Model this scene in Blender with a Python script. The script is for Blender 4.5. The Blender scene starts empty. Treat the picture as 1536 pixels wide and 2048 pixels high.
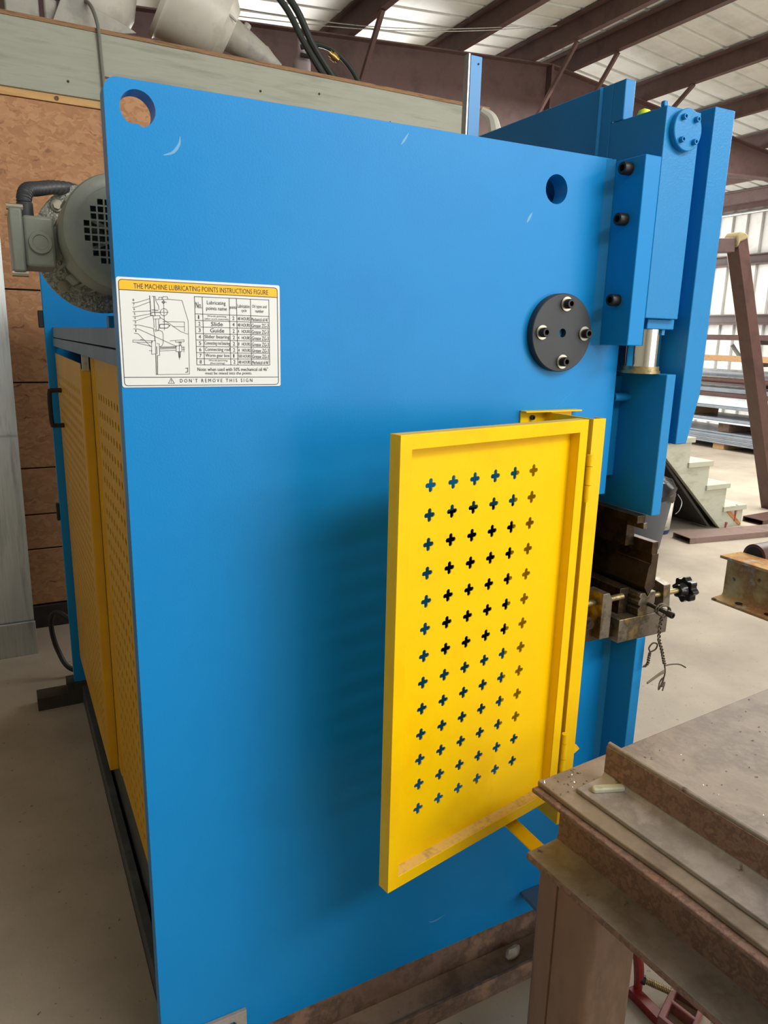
import bpy, bmesh, math, random
from mathutils import Vector, Matrix
from mathutils.geometry import tessellate_polygon
random.seed(7)
scn = bpy.context.scene
COL = scn.collection
PI = math.pi

# ------------------------------------------------------------------ camera
cam_d = bpy.data.cameras.new('camera')
cam = bpy.data.objects.new('camera', cam_d); COL.objects.link(cam)
right = Vector((0.88503095, -0.46495013, 0.02327219))
down = Vector((-0.09009564, -0.22011354, -0.97130469))
fwd = Vector((0.45673077, 0.85753799, -0.23669727))
m = Matrix.Identity(4)
for i in range(3):
    m[i][0] = right[i]; m[i][1] = -down[i]; m[i][2] = -fwd[i]
m[0][3], m[1][3], m[2][3] = -0.1775, -1.25, 1.60
cam.matrix_world = m
cam_d.sensor_fit = 'VERTICAL'; cam_d.sensor_height = 36.0; cam_d.sensor_width = 27.0
cam_d.lens = 1445.0 / 2048.0 * 36.0
cam_d.clip_start = 0.02; cam_d.clip_end = 200
scn.camera = cam

# ------------------------------------------------------------------ world, lights, exposure
scn.view_settings.view_transform = 'Standard'
scn.view_settings.look = 'None'
scn.view_settings.gamma = 1.0
scn.view_settings.use_curve_mapping = False
scn.view_settings.exposure = 0.22
w = bpy.data.worlds.new('overcast_sky'); scn.world = w; w.use_nodes = True
w.node_tree.nodes['Background'].inputs[0].default_value = (0.86, 0.93, 1.0, 1)
w.node_tree.nodes['Background'].inputs[1].default_value = 1.0

def area(name, loc, target, sx, sy, power, color=(1, 1, 1)):
    d = bpy.data.lights.new(name, 'AREA'); d.shape = 'RECTANGLE'; d.size = sx; d.size_y = sy
    d.energy = power; d.color = color
    o = bpy.data.objects.new(name, d); COL.objects.link(o)
    o.location = loc
    o.rotation_euler = (Vector(target) - Vector(loc)).to_track_quat('-Z', 'Y').to_euler()
    return o
# daylight through the big open shop door behind and to the right of the camera
area('daylight_door', (5.0, -6.9, 2.0), (5.0, 0, 2.0), 6.0, 3.6, 165, (1.0, 0.985, 0.95))
# translucent roof panels over the front bay
area('daylight_skylight', (3.7, -5.2, 4.15), (0.6, 0.0, 1.2), 6.0, 0.9, 175, (1.0, 0.985, 0.95))
area('daylight_front_skylight', (1.5, -3.4, 4.25), (0.7, 0.0, 1.2), 3.0, 0.8, 105, (1.0, 0.985, 0.95))
# added fill light from the left; the wall there has no windows
area('fill_left', (-2.9, -1.6, 3.5), (1.5, 0.6, 2.1), 5.0, 1.1, 13, (1.0, 0.98, 0.94))
# added overhead light to brighten the rear floor, hung below the solid roof
area('fill_rear_overhead', (7.0, 2.9, 4.2), (7.0, 2.9, 0.0), 4.0, 5.0, 440, (1.0, 0.98, 0.94))
# open end door at the far side of the shop
area('daylight_far_door', (7.5, 15.7, 2.2), (6.5, 5.0, 3.4), 6.0, 3.6, 1500, (1.0, 0.985, 0.95))

# ------------------------------------------------------------------ materials
MATS = {}
def nn(nt, t, **kw):
    n = nt.nodes.new(t)
    for k, v in kw.items(): setattr(n, k, v)
    return n
def hexc(h):
    def l(c):
        c /= 255.0
        return c / 12.92 if c <= 0.04045 else ((c + 0.055) / 1.055) ** 2.4
    return (l(int(h[0:2], 16)), l(int(h[2:4], 16)), l(int(h[4:6], 16)), 1)
def mat(name, base, rough=0.5, metal=0.0, cols=None, scale=8.0, detail=6.0, stretch=(1, 1, 1), bump=0.0, bscale=60.0,
        coat=0.0, spec=0.5, spots=None, lo=0.35, hi=0.65, rvar=0.0):
    """procedural principled material: base colour, optional noise mix to cols, spots = (colour, scale, threshold)"""
    if name in MATS: return MATS[name]
    M = bpy.data.materials.new(name); M.use_nodes = True
    nt = M.node_tree; b = nt.nodes['Principled BSDF']
    b.inputs['Roughness'].default_value = rough; b.inputs['Metallic'].default_value = metal
    b.inputs['Coat Weight'].default_value = coat; b.inputs['Specular IOR Level'].default_value = spec
    b.inputs['Base Color'].default_value = hexc(base)
    tc = nn(nt, 'ShaderNodeTexCoord'); mp = nn(nt, 'ShaderNodeMapping')
    mp.inputs['Scale'].default_value = stretch
    nt.links.new(tc.outputs['Object'], mp.inputs['Vector'])
    cur = None
    if cols:
        nz = nn(nt, 'ShaderNodeTexNoise'); nz.inputs['Scale'].default_value = scale; nz.inputs['Detail'].default_value = detail
        nz.inputs['Roughness'].default_value = 0.65
        nt.links.new(mp.outputs['Vector'], nz.inputs['Vector'])
        cr = nn(nt, 'ShaderNodeValToRGB')
        allc = [base] + list(cols); k = len(allc)
        e = cr.color_ramp.elements
        e[0].position = lo; e[0].color = hexc(allc[0]); e[1].position = hi; e[1].color = hexc(allc[-1])
        for i in range(1, k - 1):
            x = e.new(lo + (hi - lo) * i / (k - 1)); x.color = hexc(allc[i])
        nt.links.new(nz.outputs['Fac'], cr.inputs['Fac']); cur = cr.outputs['Color']
        if rvar:
            mr = nn(nt, 'ShaderNodeMapRange'); mr.inputs['To Min'].default_value = rough - rvar; mr.inputs['To Max'].default_value = rough + rvar
            mr.inputs['From Min'].default_value = 0.3; mr.inputs['From Max'].default_value = 0.7
            nt.links.new(nz.outputs['Fac'], mr.inputs['Value']); nt.links.new(mr.outputs['Result'], b.inputs['Roughness'])
    for sp in (spots or []):
        n2 = nn(nt, 'ShaderNodeTexNoise'); n2.inputs['Scale'].default_value = sp[1]; n2.inputs['Detail'].default_value = 5
        n2.noise_dimensions = '4D'; n2.inputs['W'].default_value = sp[2] * 10
        nt.links.new(mp.outputs['Vector'], n2.inputs['Vector'])
        c2 = nn(nt, 'ShaderNodeValToRGB'); c2.color_ramp.elements[0].position = sp[2]; c2.color_ramp.elements[1].position = sp[2] + 0.06
        mx = nn(nt, 'ShaderNodeMix', data_type='RGBA')
        nt.links.new(n2.outputs['Fac'], c2.inputs['Fac']); nt.links.new(c2.outputs['Color'], mx.inputs[0])
        if cur is None: mx.inputs[6].default_value = hexc(base)
        else: nt.links.new(cur, mx.inputs[6])
        mx.inputs[7].default_value = hexc(sp[0]); cur = mx.outputs[2]
    if cur is not None: nt.links.new(cur, b.inputs['Base Color'])
    if bump:
        n3 = nn(nt, 'ShaderNodeTexNoise'); n3.inputs['Scale'].default_value = bscale; n3.inputs['Detail'].default_value = 3
        nt.links.new(mp.outputs['Vector'], n3.inputs['Vector'])
        bp = nn(nt, 'ShaderNodeBump'); bp.inputs['Strength'].default_value = bump; bp.inputs['Distance'].default_value = 0.004
        nt.links.new(n3.outputs['Fac'], bp.inputs['Height']); nt.links.new(bp.outputs['Normal'], b.inputs['Normal'])
    MATS[name] = M
    return M

BLUE = mat('blue_paint', '1084C9', 0.34, cols=['1286CB', '1082C7'], scale=3, bump=0.05, bscale=260, spec=0.22, rvar=0.03,
           spots=[('5A8FB5', 9, 0.745)])
BLUE2 = mat('blue_paint_castings', '1781C0', 0.36, cols=['1983C2', '177FBD'], scale=4, bump=0.12, bscale=260, spec=0.3)
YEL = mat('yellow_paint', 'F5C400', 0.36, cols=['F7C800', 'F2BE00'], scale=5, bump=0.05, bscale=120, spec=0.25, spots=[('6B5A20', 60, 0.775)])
YELDUST = mat('yellow_paint_dusty', 'D9B25A', 0.8, cols=['E0BD6A', 'B99A55'], scale=30)
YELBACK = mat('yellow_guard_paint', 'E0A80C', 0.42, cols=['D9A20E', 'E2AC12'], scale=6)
GREY = mat('motor_grey_paint', '878C82', 0.38, cols=['8D9288', '81867C'], scale=7, bump=0.1, bscale=140)
HAMMER = mat('hammered_grey_flange', '8E8F86', 0.3, metal=0.25, cols=['B8B8AE', '6A6B63', 'C8C8BE'], scale=130, bump=0.8, bscale=220, lo=0.3, hi=0.7)
GREYDARK = mat('dark_interior', '1E2022', 0.7)
BLACK = mat('black_oxide', '26231F', 0.42, metal=0.3, cols=['2C2823', '221F1C'], scale=40)
BLACKDISC = mat('black_flange_paint', '26272A', 0.45, cols=['2B2C2F', '232427'], scale=6, bump=0.05)
RUBBER = mat('black_rubber', '17181A', 0.55)
CONDUIT = mat('grey_conduit', '34363A', 0.5)
CHROME = mat('chrome', 'E8E4DA', 0.06, metal=1.0)
BRASS = mat('brassy_zinc', 'A09068', 0.4, metal=0.75, cols=['B09F72', '7C6F52'], scale=60)
STEEL = mat('oily_steel', '7F7668', 0.38, metal=0.75, cols=['8C8272', '5F5648', '96804F'], scale=14)
DARKSTEEL = mat('dark_oily_steel', '4B3F33', 0.36, metal=0.7, cols=['5A4A38', '3A2F26', '6A5634'], scale=10)
WASHER = mat('zinc_washer', 'B5B09C', 0.35, metal=0.8)
GALV = mat('galvanised', 'B9BDBD', 0.35, metal=0.85, cols=['C6CACA', 'A3A8A8'], scale=6, stretch=(4, 1, 0.3))
SILL = mat('sill_grey_blue', '4A5153', 0.5, cols=['3F4446', '555C5E'], scale=7)
SHELFBLUE = mat('shelf_blue_grey', '6E88A4', 0.45, cols=['748EA9', '66809C'], scale=5)
RUST = mat('brown_mill_rust', '6E5546', 0.8, cols=['7C6150', '5E4A3E', '8A6C57'], scale=9, bump=0.35, bscale=90)
REDRUST = mat('reddish_rust_web', '7B6054', 0.85, cols=['886B5E', '6B5349', '8F7060'], scale=45, bump=0.4, bscale=160, spots=[('8A5A36', 7, 0.66)])
DUSTY = mat('dusty_steel', '968D86', 0.75, cols=['9F968F', '89807A', 'A79E97'], scale=7, bump=0.2, bscale=100, spots=[('57483C', 30, 0.66)])
TABLETOP = mat('worn_plate_top', '867768', 0.55, cols=['8F8070', '786A5E', '988A7B'], scale=5, bump=0.25, bscale=80, spots=[('5B4A3E', 12, 0.68)])
COLUMN = mat('column_brown', '7E614C', 0.55, cols=['876954', '735843', '8D7058'], scale=6, stretch=(1, 1, 0.4), bump=0.15, bscale=60)
ORANGE = mat('flaking_cream_rust', 'D6B27A', 0.8, cols=['CFA05C', 'B87A3E', 'C4BC9C'], scale=9, bump=0.5, bscale=60, spots=[('7A4322', 34, 0.64), ('8A8F84', 6, 0.67)])
REDBROWN = mat('red_oxide_paint', '5E4744', 0.6, cols=['644C48', '563F3D'], scale=4)
STAINRED = mat('red_oxide_tube', '4E342F', 0.42, cols=['563A34', '462E2A'], scale=6, bump=0.1)
TUBEBROWN = mat('mill_scale_tube', '77625A', 0.55, cols=['806A61', '6B5850'], scale=6, bump=0.1)
ROOFM = mat('roof_sheet_white', 'DADBD6', 0.5, cols=['E2E3DE', 'CFD0CB'], scale=2)
WALLM = mat('siding_white', 'E4E4DE', 0.5, cols=['EBEBE6', 'DADAD2'], scale=2)
CREAM = mat('cream_paint_wood', 'ACAC99', 0.7, cols=['B4B4A2', 'A0A08D'], scale=4, stretch=(1, 1, 3), bump=0.08, spots=[('8B7B62', 16, 0.72)])
FASCIA = mat('grey_green_plywood', 'A3A596', 0.75, cols=['ABAD9E', '989A8B'], scale=3, stretch=(0.6, 1, 6), bump=0.15, bscale=30, spots=[('6F675A', 10, 0.73)])
PLYEDGE = mat('raw_plywood_edge', '8A6A4C', 0.85, cols=['A07C58', '6E523A'], scale=24, stretch=(0.3, 1, 6))
PINE = mat('pine_strip', 'D0A268', 0.7, cols=['D8AC72', 'C2935A'], scale=5, stretch=(0.5, 1, 8))
OSB = None
REDPAINT = mat('red_clamp_paint', '8E2622', 0.45, cols=['7E221E', '9A2D28'], scale=12)
REDWORN = mat('worn_red_casting', '8A5550', 0.6, cols=['95605A', '7A4742'], scale=16)
ROCK = mat('pale_rock', 'A79C8C', 0.85, cols=['B8AE9E', '94897A'], scale=22, bump=0.5, bscale=40)
CHALK = mat('soapstone', 'B9BAA0', 0.45, cols=['C3C4AC', 'ACAD93'], scale=20)
LAMPW = mat('lamp_housing_enamel', 'C7C3B6', 0.4, cols=['D0CCBF', 'B7B3A5'], scale=3, spots=[('8F897A', 7, 0.70)])
LAMPG = mat('lamp_cast_grey', 'A5A296', 0.5, cols=['AFACA0', '96938A'], scale=8)
WHITE = mat('sign_white', 'E4E6E2', 0.45)
SIGNY = mat('sign_yellow', 'F6BE12', 0.45)
INK = mat('sign_ink', '26262A', 0.6)
BUCKETB = mat('bucket_blue', '263E78', 0.45)
BINGREY = mat('bin_grey_plastic', '55585E', 0.55)
BAG = mat('black_bag', '15161A', 0.25)
PAPER = mat('label_paper', 'D8D4C4', 0.7, spots=[('8F8D80', 18, 0.62)])
WOOD = mat('timber', 'B08A5E', 0.75, cols=['BC966A', '9C784E'], scale=9, stretch=(1, 4, 4))
DARKWOOD = mat('dark_timber', '2E2A24', 0.8, cols=['3A352D', '26231E'], scale=8)
SHEETM = mat('bright_sheet', 'DCE4EC', 0.3, metal=0.15, cols=['E4ECF2', 'CFD8E2'], scale=2)
SHEETG = mat('grey_sheet', '8C959F', 0.35, metal=0.3, cols=['98A1AB', '7C8590'], scale=2)
WIREM = mat('annealed_wire', '5F5546', 0.5, metal=0.6)
REDCAP = mat('red_cap', 'D9656A', 0.4)
LIME = mat('lime_cap', 'D8E62A', 0.4)
HOSE = mat('green_black_hose', '2A302C', 0.45)

def mat_floor():
    M = bpy.data.materials.new('concrete'); M.use_nodes = True; nt = M.node_tree; b = nt.nodes['Principled BSDF']
    b.inputs['Roughness'].default_value = 0.75
    tc = nn(nt, 'ShaderNodeTexCoord')
    def noise(s, d, r=0.6):
        n = nn(nt, 'ShaderNodeTexNoise'); n.inputs['Scale'].default_value = s; n.inputs['Detail'].default_value = d
        n.inputs['Roughness'].default_value = r; nt.links.new(tc.outputs['Object'], n.inputs['Vector']); return n
    n1 = noise(1.3, 8); r1 = nn(nt, 'ShaderNodeValToRGB')
    r1.color_ramp.elements[0].position = 0.3; r1.color_ramp.elements[0].color = hexc('94897A')
    r1.color_ramp.elements[1].position = 0.7; r1.color_ramp.elements[1].color = hexc('B9AD9A')
    nt.links.new(n1.outputs['Fac'], r1.inputs['Fac'])
    n2 = noise(55, 4); r2 = nn(nt, 'ShaderNodeValToRGB')
    r2.color_ramp.elements[0].position = 0.66; r2.color_ramp.elements[1].position = 0.72
    nt.links.new(n2.outputs['Fac'], r2.inputs['Fac'])
    mx = nn(nt, 'ShaderNodeMix', data_type='RGBA'); nt.links.new(r2.outputs['Color'], mx.inputs[0])
    nt.links.new(r1.outputs['Color'], mx.inputs[6]); mx.inputs[7].default_value = hexc('5A5144')
    nt.links.new(mx.outputs[2], b.inputs['Base Color'])
    bp = nn(nt, 'ShaderNodeBump'); bp.inputs['Strength'].default_value = 0.25; bp.inputs['Distance'].default_value = 0.004
    nt.links.new(n2.outputs['Fac'], bp.inputs['Height']); nt.links.new(bp.outputs['Normal'], b.inputs['Normal'])
    return M
FLOOR = mat_floor()
def mat_osb():
    M = bpy.data.materials.new('osb'); M.use_nodes = True; nt = M.node_tree; b = nt.nodes['Principled BSDF']
    b.inputs['Roughness'].default_value = 0.75
    tc = nn(nt, 'ShaderNodeTexCoord')
    nz = nn(nt, 'ShaderNodeTexNoise'); nz.inputs['Scale'].default_value = 22; nt.links.new(tc.outputs['Object'], nz.inputs['Vector'])
    ad = nn(nt, 'ShaderNodeVectorMath', operation='MULTIPLY_ADD'); nt.links.new(nz.outputs['Color'], ad.inputs[0])
    ad.inputs[1].default_value = (0.07, 0, 0.07); nt.links.new(tc.outputs['Object'], ad.inputs[2])
    mp = nn(nt, 'ShaderNodeMapping'); mp.inputs['Scale'].default_value = (1, 1, 2.2); nt.links.new(ad.outputs[0], mp.inputs['Vector'])
    vo = nn(nt, 'ShaderNodeTexVoronoi'); vo.inputs['Scale'].default_value = 34; nt.links.new(mp.outputs['Vector'], vo.inputs['Vector'])
    sp = nn(nt, 'ShaderNodeSeparateColor'); nt.links.new(vo.outputs['Color'], sp.inputs[0])
    r = nn(nt, 'ShaderNodeValToRGB')
    e = r.color_ramp.elements; e[0].position = 0; e[0].color = hexc('B07E58'); e[1].position = 1; e[1].color = hexc('C8986E')
    x = e.new(0.5); x.color = hexc('BC8A62')
    nt.links.new(sp.outputs[0], r.inputs['Fac'])
    n2 = nn(nt, 'ShaderNodeTexNoise'); n2.inputs['Scale'].default_value = 14; n2.inputs['Detail'].default_value = 8
    nt.links.new(mp.outputs['Vector'], n2.inputs['Vector'])
    r2 = nn(nt, 'ShaderNodeValToRGB'); r2.color_ramp.elements[0].position = 0.62; r2.color_ramp.elements[1].position = 0.74
    nt.links.new(n2.outputs['Fac'], r2.inputs['Fac'])
    mx = nn(nt, 'ShaderNodeMix', data_type='RGBA'); nt.links.new(r2.outputs['Color'], mx.inputs[0])
    nt.links.new(r.outputs['Color'], mx.inputs[6]); mx.inputs[7].default_value = hexc('6E4530')
    nt.links.new(mx.outputs[2], b.inputs['Base Color'])
    return M
OSB = mat_osb()

# ------------------------------------------------------------------ mesh helpers
def wloc(o):
    v = Vector((0, 0, 0))
    while o is not None:
        v += o.location; o = o.parent
    return v
class MB:
    def __init__(s): s.v = []; s.f = []
    def add(s, vs, fs):
        n = len(s.v); s.v += [tuple(a) for a in vs]; s.f += [tuple(i + n for i in f) for f in fs]; return s
    def box(s, x0, x1, y0, y1, z0, z1):
        vs = [(x, y, z) for x in (x0, x1) for y in (y0, y1) for z in (z0, z1)]
        return s.add(vs, [(0, 1, 3, 2), (4, 6, 7, 5), (0, 4, 5, 1), (2, 3, 7, 6), (0, 2, 6, 4), (1, 5, 7, 3)])
    def prism(s, pts, axis, a, b):
        """extrude a 2D outline along an axis; pts are (x,z) for y, (y,z) for x, (x,y) for z"""
        def P(p, t): return {'y': (p[0], t, p[1]), 'x': (t, p[0], p[1]), 'z': (p[0], p[1], t)}[axis]
        n = len(pts); vs = [P(p, a) for p in pts] + [P(p, b) for p in pts]
        fs = [tuple(range(n)), tuple(range(2 * n - 1, n - 1, -1))] + [(i, (i + 1) % n, n + (i + 1) % n, n + i) for i in range(n)]
        return s.add(vs, fs)
    def lathe(s, p0, p1, prof, n=24):
        """prof = [(t along p0->p1 in metres, radius)]"""
        p0 = Vector(p0); ax = (Vector(p1) - p0).normalized()
        u = ax.orthogonal().normalized(); w_ = ax.cross(u)
        vs = []; fs = []
        for t, r in prof:
            for i in range(n):
                a = 2 * PI * i / n
                vs.append(p0 + ax * t + (u * math.cos(a) + w_ * math.sin(a)) * max(r, 1e-5))
        k = len(prof)
        for j in range(k - 1):
            for i in range(n):
                fs.append((j * n + i, j * n + (i + 1) % n, (j + 1) * n + (i + 1) % n, (j + 1) * n + i))
        fs.append(tuple(range(n))); fs.append(tuple(range((k - 1) * n, k * n)))
        return s.add(vs, fs)
    def cyl(s, p0, p1, r, n=20, r1=None):
        L = (Vector(p1) - Vector(p0)).length
        return s.lathe(p0, p1, [(0, r), (L, r if r1 is None else r1)], n)
    def tube(s, path, r, n=8):
        P = [Vector(p) for p in path]; k = len(P); vs = []; fs = []
        t = (P[1] - P[0]).normalized(); u = t.orthogonal().normalized()
        for j in range(k):
            t = (P[min(j + 1, k - 1)] - P[max(j - 1, 0)]).normalized()
            u = (u - t * u.dot(t)).normalized(); w_ = t.cross(u)
            rr = r[j] if isinstance(r, (list, tuple)) else r
            for i in range(n):
                a = 2 * PI * i / n; vs.append(P[j] + (u * math.cos(a) + w_ * math.sin(a)) * rr)
        for j in range(k - 1):
            for i in range(n):
                fs.append((j * n + i, j * n + (i + 1) % n, (j + 1) * n + (i + 1) % n, (j + 1) * n + i))
        fs.append(tuple(range(n))); fs.append(tuple(range((k - 1) * n, k * n)))
        return s.add(vs, fs)
    def plate(s, outer, holes, fn, t0, t1):
        """flat plate with holes: outer/holes 2D loops, fn(u,v,t)->xyz"""
        loops = [outer] + holes
        tri = tessellate_polygon([[Vector((p[0], p[1], 0)) for p in L] for L in loops])
        flat = [p for L in loops for p in L]; n = len(flat)
        vs = [fn(p[0], p[1], t0) for p in flat] + [fn(p[0], p[1], t1) for p in flat]
        fs = [tuple(t) for t in tri] + [(n + t[2], n + t[1], n + t[0]) for t in tri]
        o = 0
        for L in loops:
            k = len(L)
            for i in range(k):
                a, b = o + i, o + (i + 1) % k
                fs.append((a, b, n + b, n + a))
            o += k
        return s.add(vs, fs)
    def build(s, name, material, parent=None, bevel=0.0, smooth=True, local=False, seg=2, normals=True):
        me = bpy.data.meshes.new(name)
        off = Vector((0, 0, 0)) if (parent is None or local) else wloc(parent)
        me.from_pydata([(a[0] - off.x, a[1] - off.y, a[2] - off.z) for a in s.v], [], s.f)
        me.validate()
        if normals:
            bm = bmesh.new(); bm.from_mesh(me)
            bmesh.ops.recalc_face_normals(bm, faces=bm.faces); bm.to_mesh(me); bm.free()
        me.materials.append(material)
        if smooth:
            me.polygons.foreach_set('use_smooth', [True] * len(me.polygons))
            try: me.set_sharp_from_angle(angle=math.radians(35))
            except Exception: pass
        o = bpy.data.objects.new(name, me); COL.objects.link(o); o.parent = parent
        if bevel:
            b = o.modifiers.new('bevel', 'BEVEL'); b.width = bevel; b.segments = seg; b.limit_method = 'ANGLE'
            b.angle_limit = math.radians(40); b.harden_normals = False
        return o
def tag(o, label=None, cat=None, group=None, kind=None):
    if label: o['label'] = label
    if cat: o['category'] = cat
    if group: o['group'] = group
    if kind: o['kind'] = kind
    return o
def thing(name, label, cat, loc=(0, 0, 0), rz=0.0, group=None):
    o = bpy.data.objects.new(name, None); COL.objects.link(o); o.location = loc; o.rotation_euler = (0, 0, rz)
    o.empty_display_size = 0.1
    return tag(o, label, cat, group)
def struct(o): o['kind'] = 'structure'; return o
def dupmesh(src, parent, loc=(0, 0, 0), name=None):
    c = src.copy(); COL.objects.link(c); c.parent = parent; c.location = loc
    if name: c.name = name
    return c
def circ(cx, cy, r, n=24, ph=0.0): return [(cx + r * math.cos(ph + 2 * PI * i / n), cy + r * math.sin(ph + 2 * PI * i / n)) for i in range(n)]
def spline(pts, k=8):
    P = [Vector(p) for p in pts]; P = [P[0] * 2 - P[1]] + P + [P[-1] * 2 - P[-2]]; out = []
    for i in range(1, len(P) - 2):
        for j in range(k):
            t = j / k; a, b, c, d = P[i - 1:i + 3]
            out.append(0.5 * ((2 * b) + (c - a) * t + (2 * a - 5 * b + 4 * c - d) * t * t + (3 * b - a - 3 * c + d) * t ** 3))
    out.append(P[-2]); return out

# ================================================================== THE SETTING
flo = MB().box(-3, 12.2, -7, 16, -0.1, 0).build('floor', FLOOR); struct(flo)

# --- gable roof: ridge along y
RX, RZ, SL = 5.64, 4.82, 0.103
def roofz(x): return RZ - SL * (x - RX) if x > RX else RZ - 0.075 * (RX - x)
ceil = bpy.data.objects.new('ceiling', None); COL.objects.link(ceil); ceil['kind'] = 'structure'
def ribprof(w_):
    out = []; s = 0.0
    while s < w_ - 1e-6:
        out += [(s, 0), (s + 0.045, 0), (s + 0.06, 0.03), (s + 0.085, 0.03), (s + 0.10, 0)]; s += 0.3
    out.append((w_, 0)); return out
def roof_panel(x0, x1):
    mb = MB(); pr = ribprof(0.9)
    for (a, h) in pr: mb.v += [(x0, a, roofz(x0) + h), (x1, a, roofz(x1) + h)]
    n = len(pr)
    for i in range(n - 1): mb.f.append((2 * i, 2 * i + 1, 2 * i + 3, 2 * i + 2))
    o = mb.build('roof_panel', ROOFM, ceil, smooth=False)
    sd = o.modifiers.new('thick', 'SOLIDIFY'); sd.thickness = 0.004; sd.offset = 1
    return o
for (a, b) in ((-3, RX), (RX, 12.2)):
    p = roof_panel(a, b); p.location = (0, -7, 0)
    for k in range(1, 26): dupmesh(p, ceil, (0, -7 + 0.9 * k, 0))
PURX = [-2.2, -1.0, 0.3, 1.6, 3.15, 4.41, 5.36, 5.92, 7.1, 8.25, 9.4, 10.55, 11.6]
for x in PURX:
    z1 = roofz(x) - 0.012
    mb = MB(); mb.prism([(x - 0.03, z1 - 0.2), (x + 0.04, z1 - 0.2), (x + 0.04, z1 - 0.18), (x - 0.022, z1 - 0.19), (x - 0.022, z1 - 0.008), (x - 0.09, z1 - 0.004), (x - 0.09, z1 - 0.02), (x - 0.03, z1 - 0.02)], 'y', -6.9, 15.9)
    mb.build('purlin', REDBROWN, ceil)
def rafter(y):
    def zt(x): return roofz(x) - 0.215
    def dep(x): return 0.95 if x <= RX else max(0.32, 0.95 - (x - RX) * 0.155)
    for (xs, nm) in (([-2.9, 0.0, 2.8, RX - 0.015], 'rafter'), ([RX + 0.015, 7.6, 9.7, 12.0], 'rafter')):
        top = [(x, zt(x)) for x in xs]; bot = [(x, zt(x) - dep(x)) for x in xs]
        mb = MB(); mb.prism(top + bot[::-1], 'y', y - 0.006, y + 0.006)
        for i in range(len(xs) - 1):
            for L, s in ((top, -1), (bot, 1)):
                a, b = L[i], L[i + 1]
                mb.prism([(a[0], a[1]), (b[0], b[1]), (b[0], b[1] + s * 0.014), (a[0], a[1] + s * 0.014)], 'y', y - 0.09, y + 0.09)
        mb.build('rafter', REDBROWN, ceil)
    MB().box(RX - 0.014, RX + 0.014, y - 0.1, y + 0.1, zt(RX) - 1.02, zt(RX) - 0.005).build('splice_plate', REDBROWN, ceil)
    MB().box(11.7, 12.0, y - 0.1, y + 0.1, 0, zt(12.0) - 0.02).build('frame_column', REDBROWN, ceil)
rafter(6.0); rafter(12.0); rafter(-5.5)
for (a, b) in (((3.15, 5.25, 4.42), (3.1, 5.93, 3.52)), ((5.36, 5.2, 4.56), (5.30, 5.93, 3.75)), ((5.92, 5.2, 4.56), (5.95, 5.93, 3.85)), ((5.36, 6.8, 4.56), (5.30, 6.07, 3.75)), ((7.1, 5.2, 4.45), (7.05, 5.93, 3.9))):
    MB().tube([a, b], 0.028, 6).build('flange_brace', REDBROWN, ceil)

# --- right wall with vertical ribs and girts
wr = bpy.data.objects.new('wall_right', None); COL.objects.link(wr); wr['kind'] = 'structure'
pr = ribprof(0.9); mb = MB()
for (a, h) in pr: mb.v += [(12.1 - h, a, 0), (12.1 - h, a, roofz(12.1) - 0.02)]
for i in range(len(pr) - 1): mb.f.append((2 * i, 2 * i + 1, 2 * i + 3, 2 * i + 2))
sp = mb.build('siding_panel', WALLM, wr, smooth=False); sp.location = (0, -7, 0)
sd = sp.modifiers.new('thick', 'SOLIDIFY'); sd.thickness = 0.004; sd.offset = 1
for k in range(1, 26): dupmesh(sp, wr, (0, -7 + 0.9 * k, 0))
for z in (0.9, 2.04, 3.08):
    MB().prism([(11.87, z - 0.09), (12.05, z - 0.09), (12.05, z + 0.09), (11.87, z + 0.09), (11.87, z + 0.07), (12.03, z + 0.075), (12.03, z - 0.075), (11.87, z - 0.07)], 'y', -6.9, 15.9).build('girt', STAINRED, wr)
MB().box(11.8, 12.05, -6.9, 15.9, 3.93, 4.12).build('eave_strut', STAINRED, wr)
MB().cyl((11.78, -6.9, 3.86), (11.78, 15.9, 3.86), 0.03, 10).build('conduit_pipe', GALV, wr)

# --- far end wall, left wall and front wall with the open doorway behind the camera
def wall_open(name, y, xo0, xo1, zo):
    mb = MB()
    mb.box(-3, xo0, y, y + 0.1, 0, 4.9); mb.box(xo1, 12.2, y, y + 0.1, 0, 4.9); mb.box(xo0, xo1, y, y + 0.1, zo, 4.9)
    return struct(mb.build(name, WALLM))
wall_open('wall_far', 15.9, 4.5, 10.5, 4.0)
wall_open('wall_front', -7.1, 2.0, 8.0, 3.9)
struct(MB().box(-3.1, -3, -7, 16, 0, 4.9).build('wall_left', FASCIA))

# --- mezzanine room wall behind the machine (osb panels, fascia, deck)
wb = bpy.data.objects.new('wall_back', None); COL.objects.link(wb); wb['kind'] = 'structure'; wb.location = (0, 2.9, 0)
zs = [0.13, 0.444, 0.635, 0.884, 1.327, 1.781, 2.655]
for xi, (xa, xb) in enumerate(((-2.9, -1.31), (-1.3, 0.405), (0.408, 2.62))):
    for za, zb in zip(zs[:-1], zs[1:]):
        if xi == 2 and zb > 2.6: zb = 2.803
        MB().box(xa, xb, 2.900 + random.uniform(-0.002, 0.002), 2.913, za + 0.004, zb - 0.004).build('osb_panel', OSB, wb, bevel=0.002)
MB().box(-2.9, 2.62, 2.913, 2.95, 0, 2.66).build('wall_core', DARKWOOD, wb)
MB().box(-2.9, 2.62, 2.885, 2.915, 0.0, 0.125).build('bottom_board', DARKWOOD, wb, bevel=0.003)
MB().box(-2.9, 0.405, 2.895, 2.95, 2.655, 2.690).build('pine_strip', PINE, wb, bevel=0.002)
for (xa, xb, zf) in ((-2.9, 0.405, 2.690), (0.408, 2.60, 2.80)):
    MB().box(xa, xb, 2.880, 2.95, zf, 2.985).build('fascia_board', FASCIA, wb, bevel=0.002)
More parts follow.
